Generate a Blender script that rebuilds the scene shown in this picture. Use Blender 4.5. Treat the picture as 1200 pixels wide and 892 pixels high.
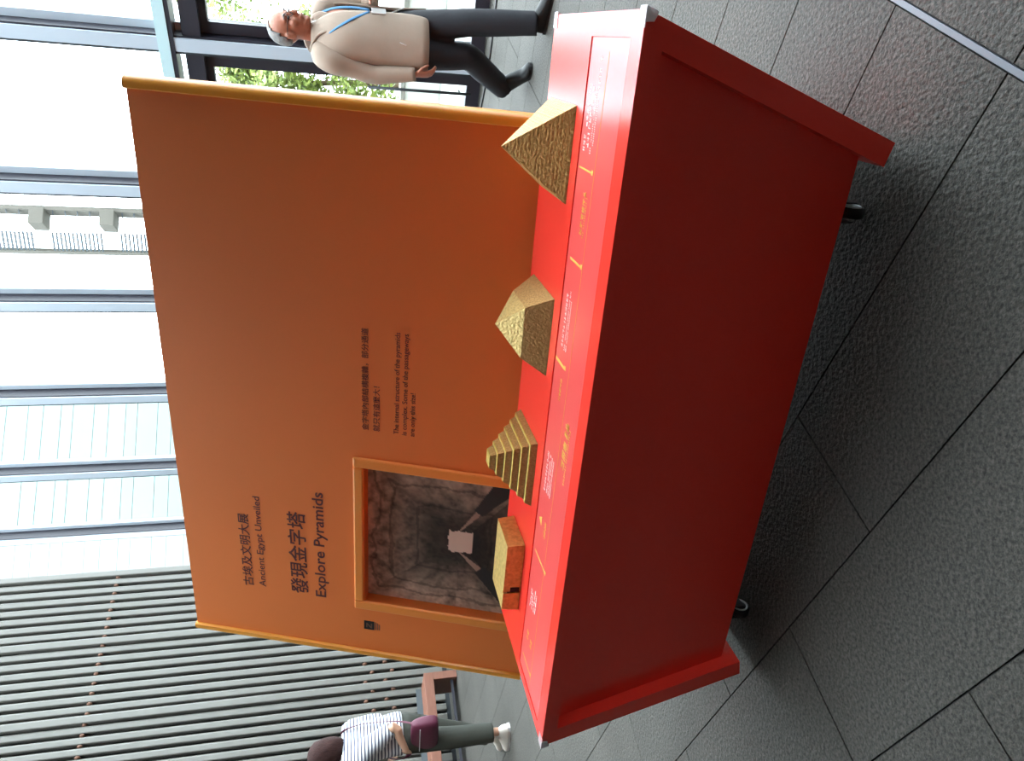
import bpy, bmesh, math, random
from mathutils import Vector, Matrix, noise
import numpy as np

# ---------------------------------------------------------------- camera, sky, exposure
SC = bpy.context.scene
COL = SC.collection
for _o in list(bpy.data.objects):
    bpy.data.objects.remove(_o)

CAM_H = 1.30
cam_data = bpy.data.cameras.new('camera')
cam_data.sensor_fit = 'HORIZONTAL'
cam_data.sensor_width = 36.0
cam_data.lens = 843.0 / 1200.0 * 36.0
cam_data.clip_start = 0.05
cam_data.clip_end = 500
cam = bpy.data.objects.new('camera', cam_data)
COL.objects.link(cam)
_down = Vector((71, 3555, 843)).normalized()            # the plumb direction seen by the (turned) camera
_up = -_down
_fh = (Vector((0, 0, 1)) - Vector((0, 0, 1)).dot(_up) * _up).normalized()
_rt = _fh.cross(_up)
if _rt.x < 0:
    _rt = -_rt
ax_r = Vector((_rt.x, _fh.x, _up.x))                    # the phone's upright axes in world space
ax_d = Vector((_rt.y, _fh.y, _up.y))
ax_f = Vector((_rt.z, _fh.z, _up.z))
M3 = Matrix((ax_d, ax_r, -ax_f)).transposed()           # the phone is held a quarter turn round
cam.matrix_world = Matrix.Translation((0, 0, CAM_H)) @ M3.to_4x4()
SC.camera = cam

world = bpy.data.worlds.new('overcast_sky')
SC.world = world
world.use_nodes = True
_bg = world.node_tree.nodes['Background']
_bg.inputs[0].default_value = (0.83, 0.92, 1.0, 1)
_bg.inputs[1].default_value = 7.0

SC.view_settings.view_transform = 'Standard'
SC.view_settings.look = 'None'
SC.view_settings.gamma = 1.0
SC.view_settings.use_curve_mapping = False
SC.view_settings.exposure = 0.9

# ---------------------------------------------------------------- helpers
R = math.radians
rng = random.Random(7)


def lin(c):
    return tuple(((v / 255) / 12.92 if v / 255 <= .04045 else ((v / 255 + .055) / 1.055) ** 2.4) for v in c)


def mat(name, rgb, rough=.6, metal=0., spec=.5, vary=0., vscale=8., bump=0., bscale=60., coat=0., stretch=None,
        rnd=0., detail=4.):
    m = bpy.data.materials.new(name)
    m.use_nodes = True
    nt = m.node_tree
    b = nt.nodes['Principled BSDF']
    c = (*lin(rgb), 1)
    b.inputs['Base Color'].default_value = c
    b.inputs['Roughness'].default_value = rough
    b.inputs['Metallic'].default_value = metal
    b.inputs['Specular IOR Level'].default_value = spec
    if coat:
        b.inputs['Coat Weight'].default_value = coat
        b.inputs['Coat Roughness'].default_value = .08
    src = None
    if vary or bump:
        tc = nt.nodes.new('ShaderNodeTexCoord')
        src = tc.outputs['Object']
        if stretch:
            mp = nt.nodes.new('ShaderNodeMapping')
            mp.inputs['Scale'].default_value = stretch
            nt.links.new(src, mp.inputs[0])
            src = mp.outputs[0]
    if vary:
        n = nt.nodes.new('ShaderNodeTexNoise')
        n.inputs['Scale'].default_value = vscale
        n.inputs['Detail'].default_value = detail
        nt.links.new(src, n.inputs['Vector'])
        rp = nt.nodes.new('ShaderNodeValToRGB')
        e = rp.color_ramp.elements
        e[0].position, e[1].position = .3, .7
        e[0].color = (c[0] * (1 - vary), c[1] * (1 - vary), c[2] * (1 - vary), 1)
        e[1].color = (min(1, c[0] * (1 + vary)), min(1, c[1] * (1 + vary)), min(1, c[2] * (1 + vary)), 1)
        nt.links.new(n.outputs['Fac'], rp.inputs[0])
        out = rp.outputs[0]
        if rnd:
            oi = nt.nodes.new('ShaderNodeObjectInfo')
            mr = nt.nodes.new('ShaderNodeMapRange')
            mr.inputs['To Min'].default_value = 1 - rnd
            mr.inputs['To Max'].default_value = 1 + rnd
            nt.links.new(oi.outputs['Random'], mr.inputs['Value'])
            mx = nt.nodes.new('ShaderNodeVectorMath')
            mx.operation = 'SCALE'
            nt.links.new(out, mx.inputs[0])
            nt.links.new(mr.outputs[0], mx.inputs['Scale'])
            out = mx.outputs[0]
        nt.links.new(out, b.inputs['Base Color'])
    if bump:
        n2 = nt.nodes.new('ShaderNodeTexNoise')
        n2.inputs['Scale'].default_value = bscale
        n2.inputs['Detail'].default_value = 3
        nt.links.new(src, n2.inputs['Vector'])
        bp = nt.nodes.new('ShaderNodeBump')
        bp.inputs['Strength'].default_value = bump
        bp.inputs['Distance'].default_value = .01
        nt.links.new(n2.outputs['Fac'], bp.inputs['Height'])
        nt.links.new(bp.outputs[0], b.inputs['Normal'])
    return m


def glass_mat(name, tint=(.96, .985, .98), refl=.6):
    m = bpy.data.materials.new(name)
    m.use_nodes = True
    nt = m.node_tree
    nt.nodes.clear()
    o = nt.nodes.new('ShaderNodeOutputMaterial')
    t = nt.nodes.new('ShaderNodeBsdfTransparent')
    t.inputs[0].default_value = (*tint, 1)
    g = nt.nodes.new('ShaderNodeBsdfGlossy')
    g.inputs['Roughness'].default_value = .02
    g.inputs[0].default_value = (refl, refl, refl, 1)
    f = nt.nodes.new('ShaderNodeFresnel')
    f.inputs[0].default_value = 1.3
    mx = nt.nodes.new('ShaderNodeMixShader')
    ge = nt.nodes.new('ShaderNodeNewGeometry')           # the far face of a pane only lets light out
    sb = nt.nodes.new('ShaderNodeMath')
    sb.operation = 'SUBTRACT'
    sb.use_clamp = True
    nt.links.new(f.outputs[0], sb.inputs[0])
    nt.links.new(ge.outputs['Backfacing'], sb.inputs[1])
    nt.links.new(sb.outputs[0], mx.inputs[0])
    nt.links.new(t.outputs[0], mx.inputs[1])
    nt.links.new(g.outputs[0], mx.inputs[2])
    nt.links.new(mx.outputs[0], o.inputs[0])
    return m


class MB:
    """collects shapes and links them as ONE mesh object"""

    def __init__(self):
        self.v, self.f = [], []

    def add(self, verts, faces):
        k = len(self.v)
        self.v += [tuple(p) for p in verts]
        self.f += [tuple(i + k for i in q) for q in faces]
        return self

    def box(self, x0, x1, y0, y1, z0, z1):
        return self.hexa([(x0, y0, z0), (x1, y0, z0), (x1, y1, z0), (x0, y1, z0),
                          (x0, y0, z1), (x1, y0, z1), (x1, y1, z1), (x0, y1, z1)])

    def hexa(self, p):
        return self.add(p, [(0, 3, 2, 1), (4, 5, 6, 7), (0, 1, 5, 4), (1, 2, 6, 5), (2, 3, 7, 6), (3, 0, 4, 7)])

    def prism(self, poly, fn, a, b):
        """polygon (list of 2D) swept between a and b, fn(x, y, t) -> 3D point"""
        n = len(poly)
        vs = [fn(x, y, a) for x, y in poly] + [fn(x, y, b) for x, y in poly]
        fs = [tuple(range(n))[::-1], tuple(range(n, 2 * n))]
        fs += [(i, (i + 1) % n, n + (i + 1) % n, n + i) for i in range(n)]
        return self.add(vs, fs)

    def tube(self, pts, rads, n=14, ref=(1, 0, 0), smooth=0, cap=True):
        P = [Vector(p) for p in pts]
        Q = [(r, r) if not isinstance(r, tuple) else r for r in rads]
        if smooth:
            P, Q = spline(P, Q, smooth)
        vs, fs = [], []
        for i, p in enumerate(P):
            t = (P[min(i + 1, len(P) - 1)] - P[max(i - 1, 0)]).normalized()
            a = Vector(ref)
            a = a - a.dot(t) * t
            if a.length < 1e-4:
                a = Vector((0, 1, 0)) - t.y * t
            a.normalize()
            b = t.cross(a)
            for k in range(n):
                q = 2 * math.pi * k / n
                vs.append(p + a * (Q[i][0] * math.cos(q)) + b * (Q[i][1] * math.sin(q)))
        for i in range(len(P) - 1):
            for k in range(n):
                k2 = (k + 1) % n
                fs.append((i * n + k, i * n + k2, (i + 1) * n + k2, (i + 1) * n + k))
        if cap:
            fs.append(tuple(range(n))[::-1])
            fs.append(tuple((len(P) - 1) * n + k for k in range(n)))
        return self.add(vs, fs)

    def ball(self, c, r, rot=None, nu=16, nv=10):
        c = Vector(c)
        r = (r, r, r) if not isinstance(r, tuple) else r
        vs, fs = [], []
        for i in range(1, nv):
            th = math.pi * i / nv
            for k in range(nu):
                ph = 2 * math.pi * k / nu
                p = Vector((r[0] * math.sin(th) * math.cos(ph), r[1] * math.sin(th) * math.sin(ph), r[2] * math.cos(th)))
                if rot is not None:
                    p = rot @ p
                vs.append(c + p)
        top, bot = Vector((0, 0, r[2])), Vector((0, 0, -r[2]))
        if rot is not None:
            top, bot = rot @ top, rot @ bot
        vs += [c + top, c + bot]
        T, B = len(vs) - 2, len(vs) - 1
        for k in range(nu):
            k2 = (k + 1) % nu
            fs.append((T, k, k2))
            fs.append((B, (nv - 2) * nu + k2, (nv - 2) * nu + k))
            for i in range(nv - 2):
                fs.append((i * nu + k, (i + 1) * nu + k, (i + 1) * nu + k2, i * nu + k2))
        return self.add(vs, fs)

    def ring(self, c, nrm, r, t, n=24, m=8):
        c, z = Vector(c), Vector(nrm).normalized()
        x = z.orthogonal().normalized()
        y = z.cross(x)
        vs, fs = [], []
        for i in range(n):
            a = 2 * math.pi * i / n
            d = x * math.cos(a) + y * math.sin(a)
            for k in range(m):
                b = 2 * math.pi * k / m
                vs.append(c + d * (r + t * math.cos(b)) + z * (t * math.sin(b)))
        for i in range(n):
            for k in range(m):
                fs.append((i * m + k, ((i + 1) % n) * m + k, ((i + 1) % n) * m + (k + 1) % m, i * m + (k + 1) % m))
        return self.add(vs, fs)

    def mesh(self, name):
        me = bpy.data.meshes.new(name)
        me.from_pydata(self.v, [], self.f)
        bm = bmesh.new()
        bm.from_mesh(me)
        bmesh.ops.recalc_face_normals(bm, faces=bm.faces)
        bm.to_mesh(me)
        bm.free()
        return me

    def build(self, name, m, parent=None, smooth=False, bevel=0., sub=0, remesh=0., msmooth=0):
        me = self.mesh(name)
        return link(name, me, m, parent, smooth, bevel, sub, remesh, msmooth)


def spline(P, Q, k):
    oP, oQ = [], []
    n = len(P)
    for i in range(n - 1):
        p0, p1, p2, p3 = P[max(i - 1, 0)], P[i], P[i + 1], P[min(i + 2, n - 1)]
        for j in range(k):
            t = j / k
            oP.append(.5 * ((2 * p1) + (p2 - p0) * t + (2 * p0 - 5 * p1 + 4 * p2 - p3) * t * t
                            + (3 * p1 - p0 - 3 * p2 + p3) * t ** 3))
            oQ.append(tuple(Q[i][c] * (1 - t) + Q[i + 1][c] * t for c in (0, 1)))
    oP.append(P[-1])
    oQ.append(Q[-1])
    return oP, oQ


def link(name, me, m=None, parent=None, smooth=False, bevel=0., sub=0, remesh=0., msmooth=0):
    o = bpy.data.objects.new(name, me)
    COL.objects.link(o)
    if m is not None:
        me.materials.clear()
        me.materials.append(m)
    if parent is not None:
        o.parent = parent
    if remesh:
        md = o.modifiers.new('remesh', 'REMESH')
        md.mode = 'VOXEL'
        md.voxel_size = remesh
        md.use_smooth_shade = True
    if msmooth:
        md = o.modifiers.new('smooth', 'SMOOTH')
        md.factor = .5
        md.iterations = msmooth
    if bevel:
        md = o.modifiers.new('bevel', 'BEVEL')
        md.width = bevel
        md.segments = 2
        md.limit_method = 'ANGLE'
    if sub:
        md = o.modifiers.new('sub', 'SUBSURF')
        md.levels = md.render_levels = sub
    if remesh:                                    # freeze, so the mesh in the scene is the surface itself
        dg = bpy.context.evaluated_depsgraph_get()
        me2 = bpy.data.meshes.new_from_object(o.evaluated_get(dg))
        o.modifiers.clear()
        o.data = me2
        me2.materials.clear()
        if m is not None:
            me2.materials.append(m)
        me = me2
        smooth = True
    if smooth:
        for p in me.polygons:
            p.use_smooth = True
    return o


def tag(o, label=None, cat=None, group=None, kind=None):
    for k, v in (('label', label), ('category', cat), ('group', group), ('kind', kind)):
        if v:
            o[k] = v
    return o


def empty(name, loc=(0, 0, 0), rz=0., label=None, cat=None, group=None, kind=None):
    o = bpy.data.objects.new(name, None)
    COL.objects.link(o)
    o.empty_display_size = .1
    o.location = loc
    o.rotation_euler = (0, 0, rz)
    return tag(o, label, cat, group, kind)


def inst(o, parent, loc=(0, 0, 0)):
    c = o.copy()
    COL.objects.link(c)
    c.parent = parent
    c.location = loc
    return c


# hall axes: d runs along the window wall, n points out through it
TH = R(135.5)
DV = Vector((math.cos(TH), math.sin(TH), 0))
NV = Vector((math.sin(TH), -math.cos(TH), 0))


def HN(d, n, z=0.):
    return DV * d + NV * n + Vector((0, 0, z))


GLZ = 6.59                       # window plane
HALL_TOP = 8.6

# ---------------------------------------------------------------- materials
M = {}
M['joint'] = mat('joint_mortar', (34, 33, 34), .9)
M['white_wall'] = mat('white_plaster', (205, 203, 196), .8, vary=.03)
M['dark_wall'] = mat('dark_bronze_wall', (156, 143, 126), .7, vary=.03)
M['ceiling'] = mat('ceiling_paint', (120, 118, 114), .85)
M['dark_metal'] = mat('dark_anodised_metal', (32, 30, 40), .45)
M['light_metal'] = mat('pale_anodised_metal', (172, 180, 190), .3)
M['transom'] = mat('transom_cover', (176, 200, 204), .4)
M['gasket'] = mat('black_gasket', (30, 36, 40), .6)
M['glass'] = glass_mat('clear_glass')
M['slat'] = mat('grey_painted_slat', (98, 95, 89), .34, vary=.04, vscale=3)
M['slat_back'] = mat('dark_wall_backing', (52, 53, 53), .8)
M['rust'] = mat('brown_bracket', (110, 75, 58), .6)
M['strip_metal'] = mat('brushed_steel_strip', (112, 117, 125), .6, metal=.2)
M['red'] = mat('red_laminate', (246, 58, 46), .25, vary=.015, vscale=3, spec=.5)
M['plate'] = mat('red_label_plate', (236, 80, 77), .30, spec=.8)  # pinker than the table: reflected window haze put into the base colour
M['orange'] = mat('orange_print_board', (234, 124, 56), .55, vary=.02, vscale=2)
M['trim'] = mat('amber_edge_trim', (232, 152, 52), .32, spec=.5)
M['frame'] = mat('amber_frame', (236, 144, 66), .4)
M['ink'] = mat('dark_brown_ink', (92, 38, 40), .6)
M['white_ink'] = mat('white_ink', (255, 244, 240), .5)
M['gold_ink'] = mat('gold_ink', (246, 190, 84), .45)
M['black'] = mat('black_plastic', (24, 22, 24), .5)
M['grey_ink'] = mat('grey_ink', (128, 92, 70), .6)
M['tape'] = mat('clear_packing_tape', (235, 232, 236), .2, coat=.5)
_nt = M['tape'].node_tree
_tr = _nt.nodes.new('ShaderNodeBsdfTransparent')
_mx = _nt.nodes.new('ShaderNodeMixShader')
_mx.inputs[0].default_value = .55
_nt.links.new(_tr.outputs[0], _mx.inputs[1])
_nt.links.new(_nt.nodes['Principled BSDF'].outputs[0], _mx.inputs[2])
_nt.links.new(_mx.outputs[0], _nt.nodes['Material Output'].inputs[0])
M['chrome'] = mat('pale_wheel_rim', (175, 178, 180), .35, metal=.4)
M['bench'] = mat('brown_bench_wood', (122, 76, 58), .5, vary=.08, vscale=6, stretch=(1, 1, 8))
M['paving'] = mat('pale_outdoor_paving', (176, 176, 170), .8, vary=.05, vscale=2)
M['render'] = mat('pale_cladding', (98, 110, 107), .7, rnd=.03, vary=.02, vscale=1)
M['concrete'] = mat('beige_concrete', (128, 124, 116), .8)
M['louvre'] = mat('blue_grey_louvre', (74, 92, 104), .5)
M['bark'] = mat('tree_bark', (96, 80, 62), .9, vary=.2, vscale=20)


def stone_mat():
    m = bpy.data.materials.new('flamed_granite')
    m.use_nodes = True
    nt = m.node_tree
    b = nt.nodes['Principled BSDF']
    tc = nt.nodes.new('ShaderNodeTexCoord')
    geo = nt.nodes.new('ShaderNodeNewGeometry')
    n1 = nt.nodes.new('ShaderNodeTexNoise')
    n1.inputs['Scale'].default_value = 110
    n1.inputs['Detail'].default_value = 5
    n1.inputs['Roughness'].default_value = .7
    n2 = nt.nodes.new('ShaderNodeTexNoise')
    n2.inputs['Scale'].default_value = 2.2
    n2.inputs['Detail'].default_value = 4
    nt.links.new(geo.outputs['Position'], n1.inputs['Vector'])
    nt.links.new(geo.outputs['Position'], n2.inputs['Vector'])
    rp = nt.nodes.new('ShaderNodeValToRGB')
    rp.color_ramp.elements[0].position = .36
    rp.color_ramp.elements[0].color = (*lin((39, 38, 35)), 1)
    rp.color_ramp.elements[1].position = .64
    rp.color_ramp.elements[1].color = (*lin((87, 83, 77)), 1)
    nt.links.new(n1.outputs['Fac'], rp.inputs[0])
    mr = nt.nodes.new('ShaderNodeMapRange')
    mr.inputs['From Min'].default_value = .3
    mr.inputs['From Max'].default_value = .7
    mr.inputs['To Min'].default_value = .86
    mr.inputs['To Max'].default_value = 1.12
    nt.links.new(n2.outputs['Fac'], mr.inputs['Value'])
    oi = nt.nodes.new('ShaderNodeObjectInfo')
    mo = nt.nodes.new('ShaderNodeMapRange')
    mo.inputs['To Min'].default_value = .95
    mo.inputs['To Max'].default_value = 1.05
    nt.links.new(oi.outputs['Random'], mo.inputs['Value'])
    mul = nt.nodes.new('ShaderNodeMath')
    mul.operation = 'MULTIPLY'
    nt.links.new(mr.outputs[0], mul.inputs[0])
    nt.links.new(mo.outputs[0], mul.inputs[1])
    sc = nt.nodes.new('ShaderNodeVectorMath')
    sc.operation = 'SCALE'
    nt.links.new(rp.outputs[0], sc.inputs[0])
    nt.links.new(mul.outputs[0], sc.inputs['Scale'])
    nt.links.new(sc.outputs[0], b.inputs['Base Color'])
    b.inputs['Roughness'].default_value = .7
    b.inputs['Specular IOR Level'].default_value = .3
    n3 = nt.nodes.new('ShaderNodeTexNoise')
    n3.inputs['Scale'].default_value = 70
    n3.inputs['Detail'].default_value = 4
    nt.links.new(geo.outputs['Position'], n3.inputs['Vector'])
    bp = nt.nodes.new('ShaderNodeBump')
    bp.inputs['Strength'].default_value = .8
    bp.inputs['Distance'].default_value = .008
    nt.links.new(n3.outputs['Fac'], bp.inputs['Height'])
    nt.links.new(bp.outputs[0], b.inputs['Normal'])
    return m


def gold_mat(name, rgb, courses=True, strength=.8, rough=.42, scale=1.):
    m = bpy.data.materials.new(name)
    m.use_nodes = True
    nt = m.node_tree
    b = nt.nodes['Principled BSDF']
    b.inputs['Metallic'].default_value = .6
    b.inputs['Roughness'].default_value = rough
    tc = nt.nodes.new('ShaderNodeTexCoord')
    sp = nt.nodes.new('ShaderNodeSeparateXYZ')
    nt.links.new(tc.outputs['Object'], sp.inputs[0])
    ad = nt.nodes.new('ShaderNodeMath')
    nt.links.new(sp.outputs[0], ad.inputs[0])
    nt.links.new(sp.outputs[1], ad.inputs[1])
    cb = nt.nodes.new('ShaderNodeCombineXYZ')
    nt.links.new(ad.outputs[0], cb.inputs[0])
    nt.links.new(sp.outputs[2], cb.inputs[1])
    br = nt.nodes.new('ShaderNodeTexBrick')
    br.inputs['Scale'].default_value = 1
    br.inputs['Brick Width'].default_value = .015
    br.inputs['Row Height'].default_value = .0085
    br.inputs['Mortar Size'].default_value = .0011
    br.inputs['Mortar Smooth'].default_value = .4
    br.inputs['Color1'].default_value = (1, 1, 1, 1)
    br.inputs['Color2'].default_value = (.6, .6, .6, 1)
    br.inputs['Mortar'].default_value = (0, 0, 0, 1)
    nt.links.new(cb.outputs[0], br.inputs['Vector'])
    ns = nt.nodes.new('ShaderNodeTexNoise')
    ns.inputs['Scale'].default_value = 115 * scale
    ns.inputs['Detail'].default_value = 3
    nt.links.new(tc.outputs['Object'], ns.inputs['Vector'])
    mx = nt.nodes.new('ShaderNodeMath')
    mx.operation = 'ADD'
    if courses:
        nt.links.new(br.outputs['Color'], mx.inputs[0])
    else:
        mx.inputs[0].default_value = 0
    nt.links.new(ns.outputs['Fac'], mx.inputs[1])
    bp = nt.nodes.new('ShaderNodeBump')
    bp.inputs['Strength'].default_value = strength
    bp.inputs['Distance'].default_value = .0055
    nt.links.new(mx.outputs[0], bp.inputs['Height'])
    nt.links.new(bp.outputs[0], b.inputs['Normal'])
    rp = nt.nodes.new('ShaderNodeValToRGB')
    c = lin(rgb)
    rp.color_ramp.elements[0].position = .3
    rp.color_ramp.elements[1].position = .65
    rp.color_ramp.elements[0].color = (c[0] * .72, c[1] * .68, c[2] * .6, 1)
    rp.color_ramp.elements[1].color = (*c, 1)
    nt.links.new(ns.outputs['Fac'], rp.inputs[0])
    nt.links.new(rp.outputs[0], b.inputs['Base Color'])
    return m


M['stone'] = stone_mat()
M['gold_block'] = gold_mat('gold_paint_coursed', (198, 150, 84), True, 1., .42)
M['gold_fine'] = gold_mat('gold_paint_fine', (205, 168, 106), False, .6, .42, 1.3)
M['gold_rough'] = gold_mat('gold_paint_rough', (216, 186, 120), False, 1., .45, 1.)
M['gold_smooth'] = gold_mat('gold_paint_smooth', (226, 194, 118), False, .12, .42, .6)
M['gold_rim'] = gold_mat('gold_paint_tread', (214, 190, 100), False, .5, .45, .6)

# ---------------------------------------------------------------- the hall
# floor: dark bed with every slab laid on it
floor = MB().hexa([HN(-12.6, -16, -.12), HN(12, -16, -.12), HN(12, 6.75, -.12), HN(-12.6, 6.75, -.12),
                   HN(-12.6, -16, -.006), HN(12, -16, -.006), HN(12, 6.75, -.006), HN(-12.6, 6.75, -.006)]).build('floor', M['joint'])
tag(floor, 'grey flamed granite slab floor with thin dark joints', 'floor', kind='structure')
GAP = .0048
PIT = .4045
STRIP_D = .383
rows = []
k0 = -41
slabs = []
for r in range(k0, 16):
    n0 = .433 + PIT * r
    n1 = n0 + PIT
    if n0 > 6.6 or n0 < -15.9:
        continue
    n1 = min(n1, 6.74)
    odd = r % 2                      # row just inside .433 is r=-1
    edges = [STRIP_D + .008]
    step = 1.0 if odd else 1.5
    while edges[-1] < 11.9:
        edges.append(edges[-1] + (step if len(edges) == 1 else 1.0))
    for a, b in zip(edges[:-1], edges[1:]):
        slabs.append((a, min(b, 11.95), n0, n1))
    edges = [STRIP_D - .008]
    while edges[-1] > -12.5:
        edges.append(edges[-1] - (1.8 if len(edges) == 1 and not odd else 1.2 if len(edges) == 1 else 1.5))
    for a, b in zip(edges[:-1], edges[1:]):
        slabs.append((max(b, -12.55), a, n0, n1))


def slab_hexa(a, b, n0, n1):
    g = GAP / 2
    return [HN(a + g, n0 + g, -.006), HN(b - g, n0 + g, -.006), HN(b - g, n1 - g, -.006), HN(a + g, n1 - g, -.006),
            HN(a + g, n0 + g, 0), HN(b - g, n0 + g, 0), HN(b - g, n1 - g, 0), HN(a + g, n1 - g, 0)]


def in_view(c):
    v = c - Vector((0, 0, CAM_H))
    zf = v.dot(ax_f)
    if zf < .3:
        return False
    return abs(v.dot(ax_r) / zf) < .75 and abs(v.dot(ax_d) / zf) < .95


keep, rest = [], []
for s in slabs:
    c = HN((s[0] + s[1]) / 2, (s[2] + s[3]) / 2)
    (keep if in_view(c) else rest).append((c.length, s))
keep.sort(key=lambda t: t[0])
rest += keep[290:]
keep = keep[:290]
for _, s in keep:
    MB().hexa(slab_hexa(*s)).build('floor_slab', M['stone'], floor)
mb = MB()
for _, s in rest:
    mb.hexa(slab_hexa(*s))
tag(mb.build('distant_floor_slabs', M['stone'], floor), kind='stuff')
mb = MB().hexa([HN(STRIP_D - .0065, -9.9, -.006), HN(STRIP_D + .0065, -9.9, -.006), HN(STRIP_D + .0065, 6.7, -.006), HN(STRIP_D - .0065, 6.7, -.006),
                HN(STRIP_D - .0065, -9.9, .0005), HN(STRIP_D + .0065, -9.9, .0005), HN(STRIP_D + .0065, 6.7, .0005), HN(STRIP_D - .0065, 6.7, .0005)])
tag(mb.build('steel_inlay_strip', M['strip_metal'], floor), 'thin pale steel strip let into the floor')


def hbox(d0, d1, n0, n1, z0, z1):
    return [HN(d0, n0, z0), HN(d1, n0, z0), HN(d1, n1, z0), HN(d0, n1, z0),
            HN(d0, n0, z1), HN(d1, n0, z1), HN(d1, n1, z1), HN(d0, n1, z1)]


ceil = empty('ceiling', HN(0, 0, HALL_TOP), 0, kind='structure', label='pale ceiling with an added, unseen glazed strip that lights the exhibit', cat='ceiling')
_ci = ceil.matrix_basis.copy()
RN0, RD0, RD1 = .35, -11.0, 9.4                     # added roof opening, out of view, placed to light table and panel
OFF = Vector((0, 0, -HALL_TOP))


def cbox(*a):
    return [p + OFF for p in hbox(*a)]


SHADE_Z = 3.2                                          # height of an unseen slab added to shade the floor and panel
_ta = math.atan2(-0.43271, 0.90153)
_e1, _e2 = Vector((math.cos(_ta), math.sin(_ta), 0)), Vector((-math.sin(_ta), math.cos(_ta), 0))
_shade_poly = [(-7.5, -.55), (-.1, -.55), (.6, .95), (1.25, 1.35), (12, 1.35), (12, -10), (-7.5, -10)]  # slab outline, shaped to dim the panel's right side
MB().prism(_shade_poly, lambda x, y, t_: Vector((-1.17583, 2.22907, t_ - HALL_TOP)) + _e1 * x + _e2 * y, SHADE_Z, SHADE_Z + .35).build('added_shade_slab', M['ceiling'], ceil)
MB().hexa(cbox(-12.6, 12, -16, RN0, HALL_TOP, HALL_TOP + .2)).build('ceiling_slab', M['ceiling'], ceil)
MB().hexa(cbox(-12.6, RD0, RN0, 6.8, HALL_TOP, HALL_TOP + .2)).build('ceiling_slab', M['ceiling'], ceil)
MB().hexa(cbox(RD1, 12, RN0, 6.8, HALL_TOP, HALL_TOP + .2)).build('ceiling_slab', M['ceiling'], ceil)
MB().hexa(cbox(RD0, RD1, 6.5, 6.8, HALL_TOP, HALL_TOP + .2)).build('ceiling_slab', M['ceiling'], ceil)
nb = 16
for i in range(nb):  # glass and bars of the added roof opening
    da = RD0 + (RD1 - RD0) * i / nb
    db = RD0 + (RD1 - RD0) * (i + 1) / nb
    MB().hexa(cbox(da + .04, db - .04, RN0, 6.5, HALL_TOP + .1, HALL_TOP + .115)).build('added_roof_pane', M['glass'], ceil)
    MB().hexa(cbox(db - .04, db + .04, RN0, 6.5, HALL_TOP - .1, HALL_TOP + .15)).build('added_roof_bar', M['light_metal'], ceil)
wb = MB().hexa(hbox(-12.6, 12, -16.2, -16, 0, HALL_TOP)).build('wall_back', M['dark_wall'])
tag(wb, 'plain dark wall behind the viewer', 'wall', kind='structure')
wr = MB().hexa(hbox(-12.8, -12.6, -16, 6.5 - 3.24, 0, HALL_TOP)).build('wall_right', M['dark_wall'])
tag(wr, 'plain dark end wall far to the right', 'wall', kind='structure')

# slatted wall on the left
SW = 9.56
SN0 = 6.07
wl = empty('wall_left', HN(SW, SN0), TH, kind='structure',
           label='wall clad in upright grey metal slats over a dark backing', cat='wall')
# local axes: x along +d (away), y along n? rotation TH maps x->DV, y->-NV
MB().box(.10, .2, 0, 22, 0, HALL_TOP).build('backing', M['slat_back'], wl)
SP = .1235


def slat_mesh(w, dep, z0, z1):
    b = .012
    poly = [(-dep, b), (-dep, w - b), (-dep + b, w), (.0, w), (0., 0), (-dep + b, 0)]
    poly = [(-dep + .016, .004), (-dep + .006, .012), (-dep, .026), (-dep, w - b), (-dep + b * .3, w - b * .3), (-dep + b, w), (.02, w), (.02, 0), (-dep + .022, 0)]
    return MB().prism(poly, lambda x, y, t: (x, y, t), z0, z1)


sl = sw_ = None
for i in range(34):
    wide = (i % 8 == 0)
    if wide:
        o = slat_mesh(.100, .085, .06, HALL_TOP).build('slat', M['slat'], wl) if sw_ is None else inst(sw_, wl)
        sw_ = sw_ or o
    else:
        o = slat_mesh(.088, .060, .06, HALL_TOP).build('slat', M['slat'], wl) if sl is None else inst(sl, wl)
        sl = sl or o
    o.location = (0.0, i * SP, 0)
MB().box(-.03, .10, SP * 34, 22, .06, HALL_TOP).build('plain_cladding', M['dark_wall'], wl)
MB().box(-.015, .1, 0, 22, 0, .06).build('base_rail', M['gasket'], wl)
br0 = None
for zz in (.72, .98, 4.35, 5.9):
    for i in range(33):
        if br0 is None:
            br0 = MB().ball((0, 0, 0), (.034, .020, .032), nu=8, nv=6).build('bracket', M['rust'], wl)
            o = br0
        else:
            o = inst(br0, wl)
        o.location = (-.035, i * SP + .106, zz + (.09 if i % 2 and zz < 2 else 0))

# window wall
win = empty('window_1', HN(2.41, GLZ), TH, kind='structure',
            label='tall window wall with upright pale metal mullions and a transom', cat='window')
# local x = along d (to the far left), local y = inward (-n), z up
BAY = 1.36
fb = fp = ff = fd = None
KS = range(-11, 7)
for k in KS:
    x = k * BAY
    if fb is None:
        fb = MB().box(-.045, .045, -.06, .13, 0, HALL_TOP).build('mullion', M['dark_metal'], win)
        fp = MB().box(-.03, .075, .13, .15, 0, HALL_TOP).build('mullion_cover', M['light_metal'], win)
        ff = MB().box(-.11, -.045, -.03, .015, 0, HALL_TOP).build('mullion_flange', M['light_metal'], win)
        fd = MB().box(.075, .095, .02, .145, 0, HALL_TOP).build('mullion_edge', M['gasket'], win)
        g = [fb, fp, ff, fd]
        for o in g:
            o.location.x = x
    else:
        for o in (fb, fp, ff, fd):
            inst(o, win, (x, 0, 0))
MB().box(-11 * BAY, 6 * BAY, .02, .16, 2.60, 2.69).build('transom', M['transom'], win)
MB().box(-11 * BAY, 6 * BAY, -.05, .155, 2.565, 2.6).build('transom_underside', M['dark_metal'], win)
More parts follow.
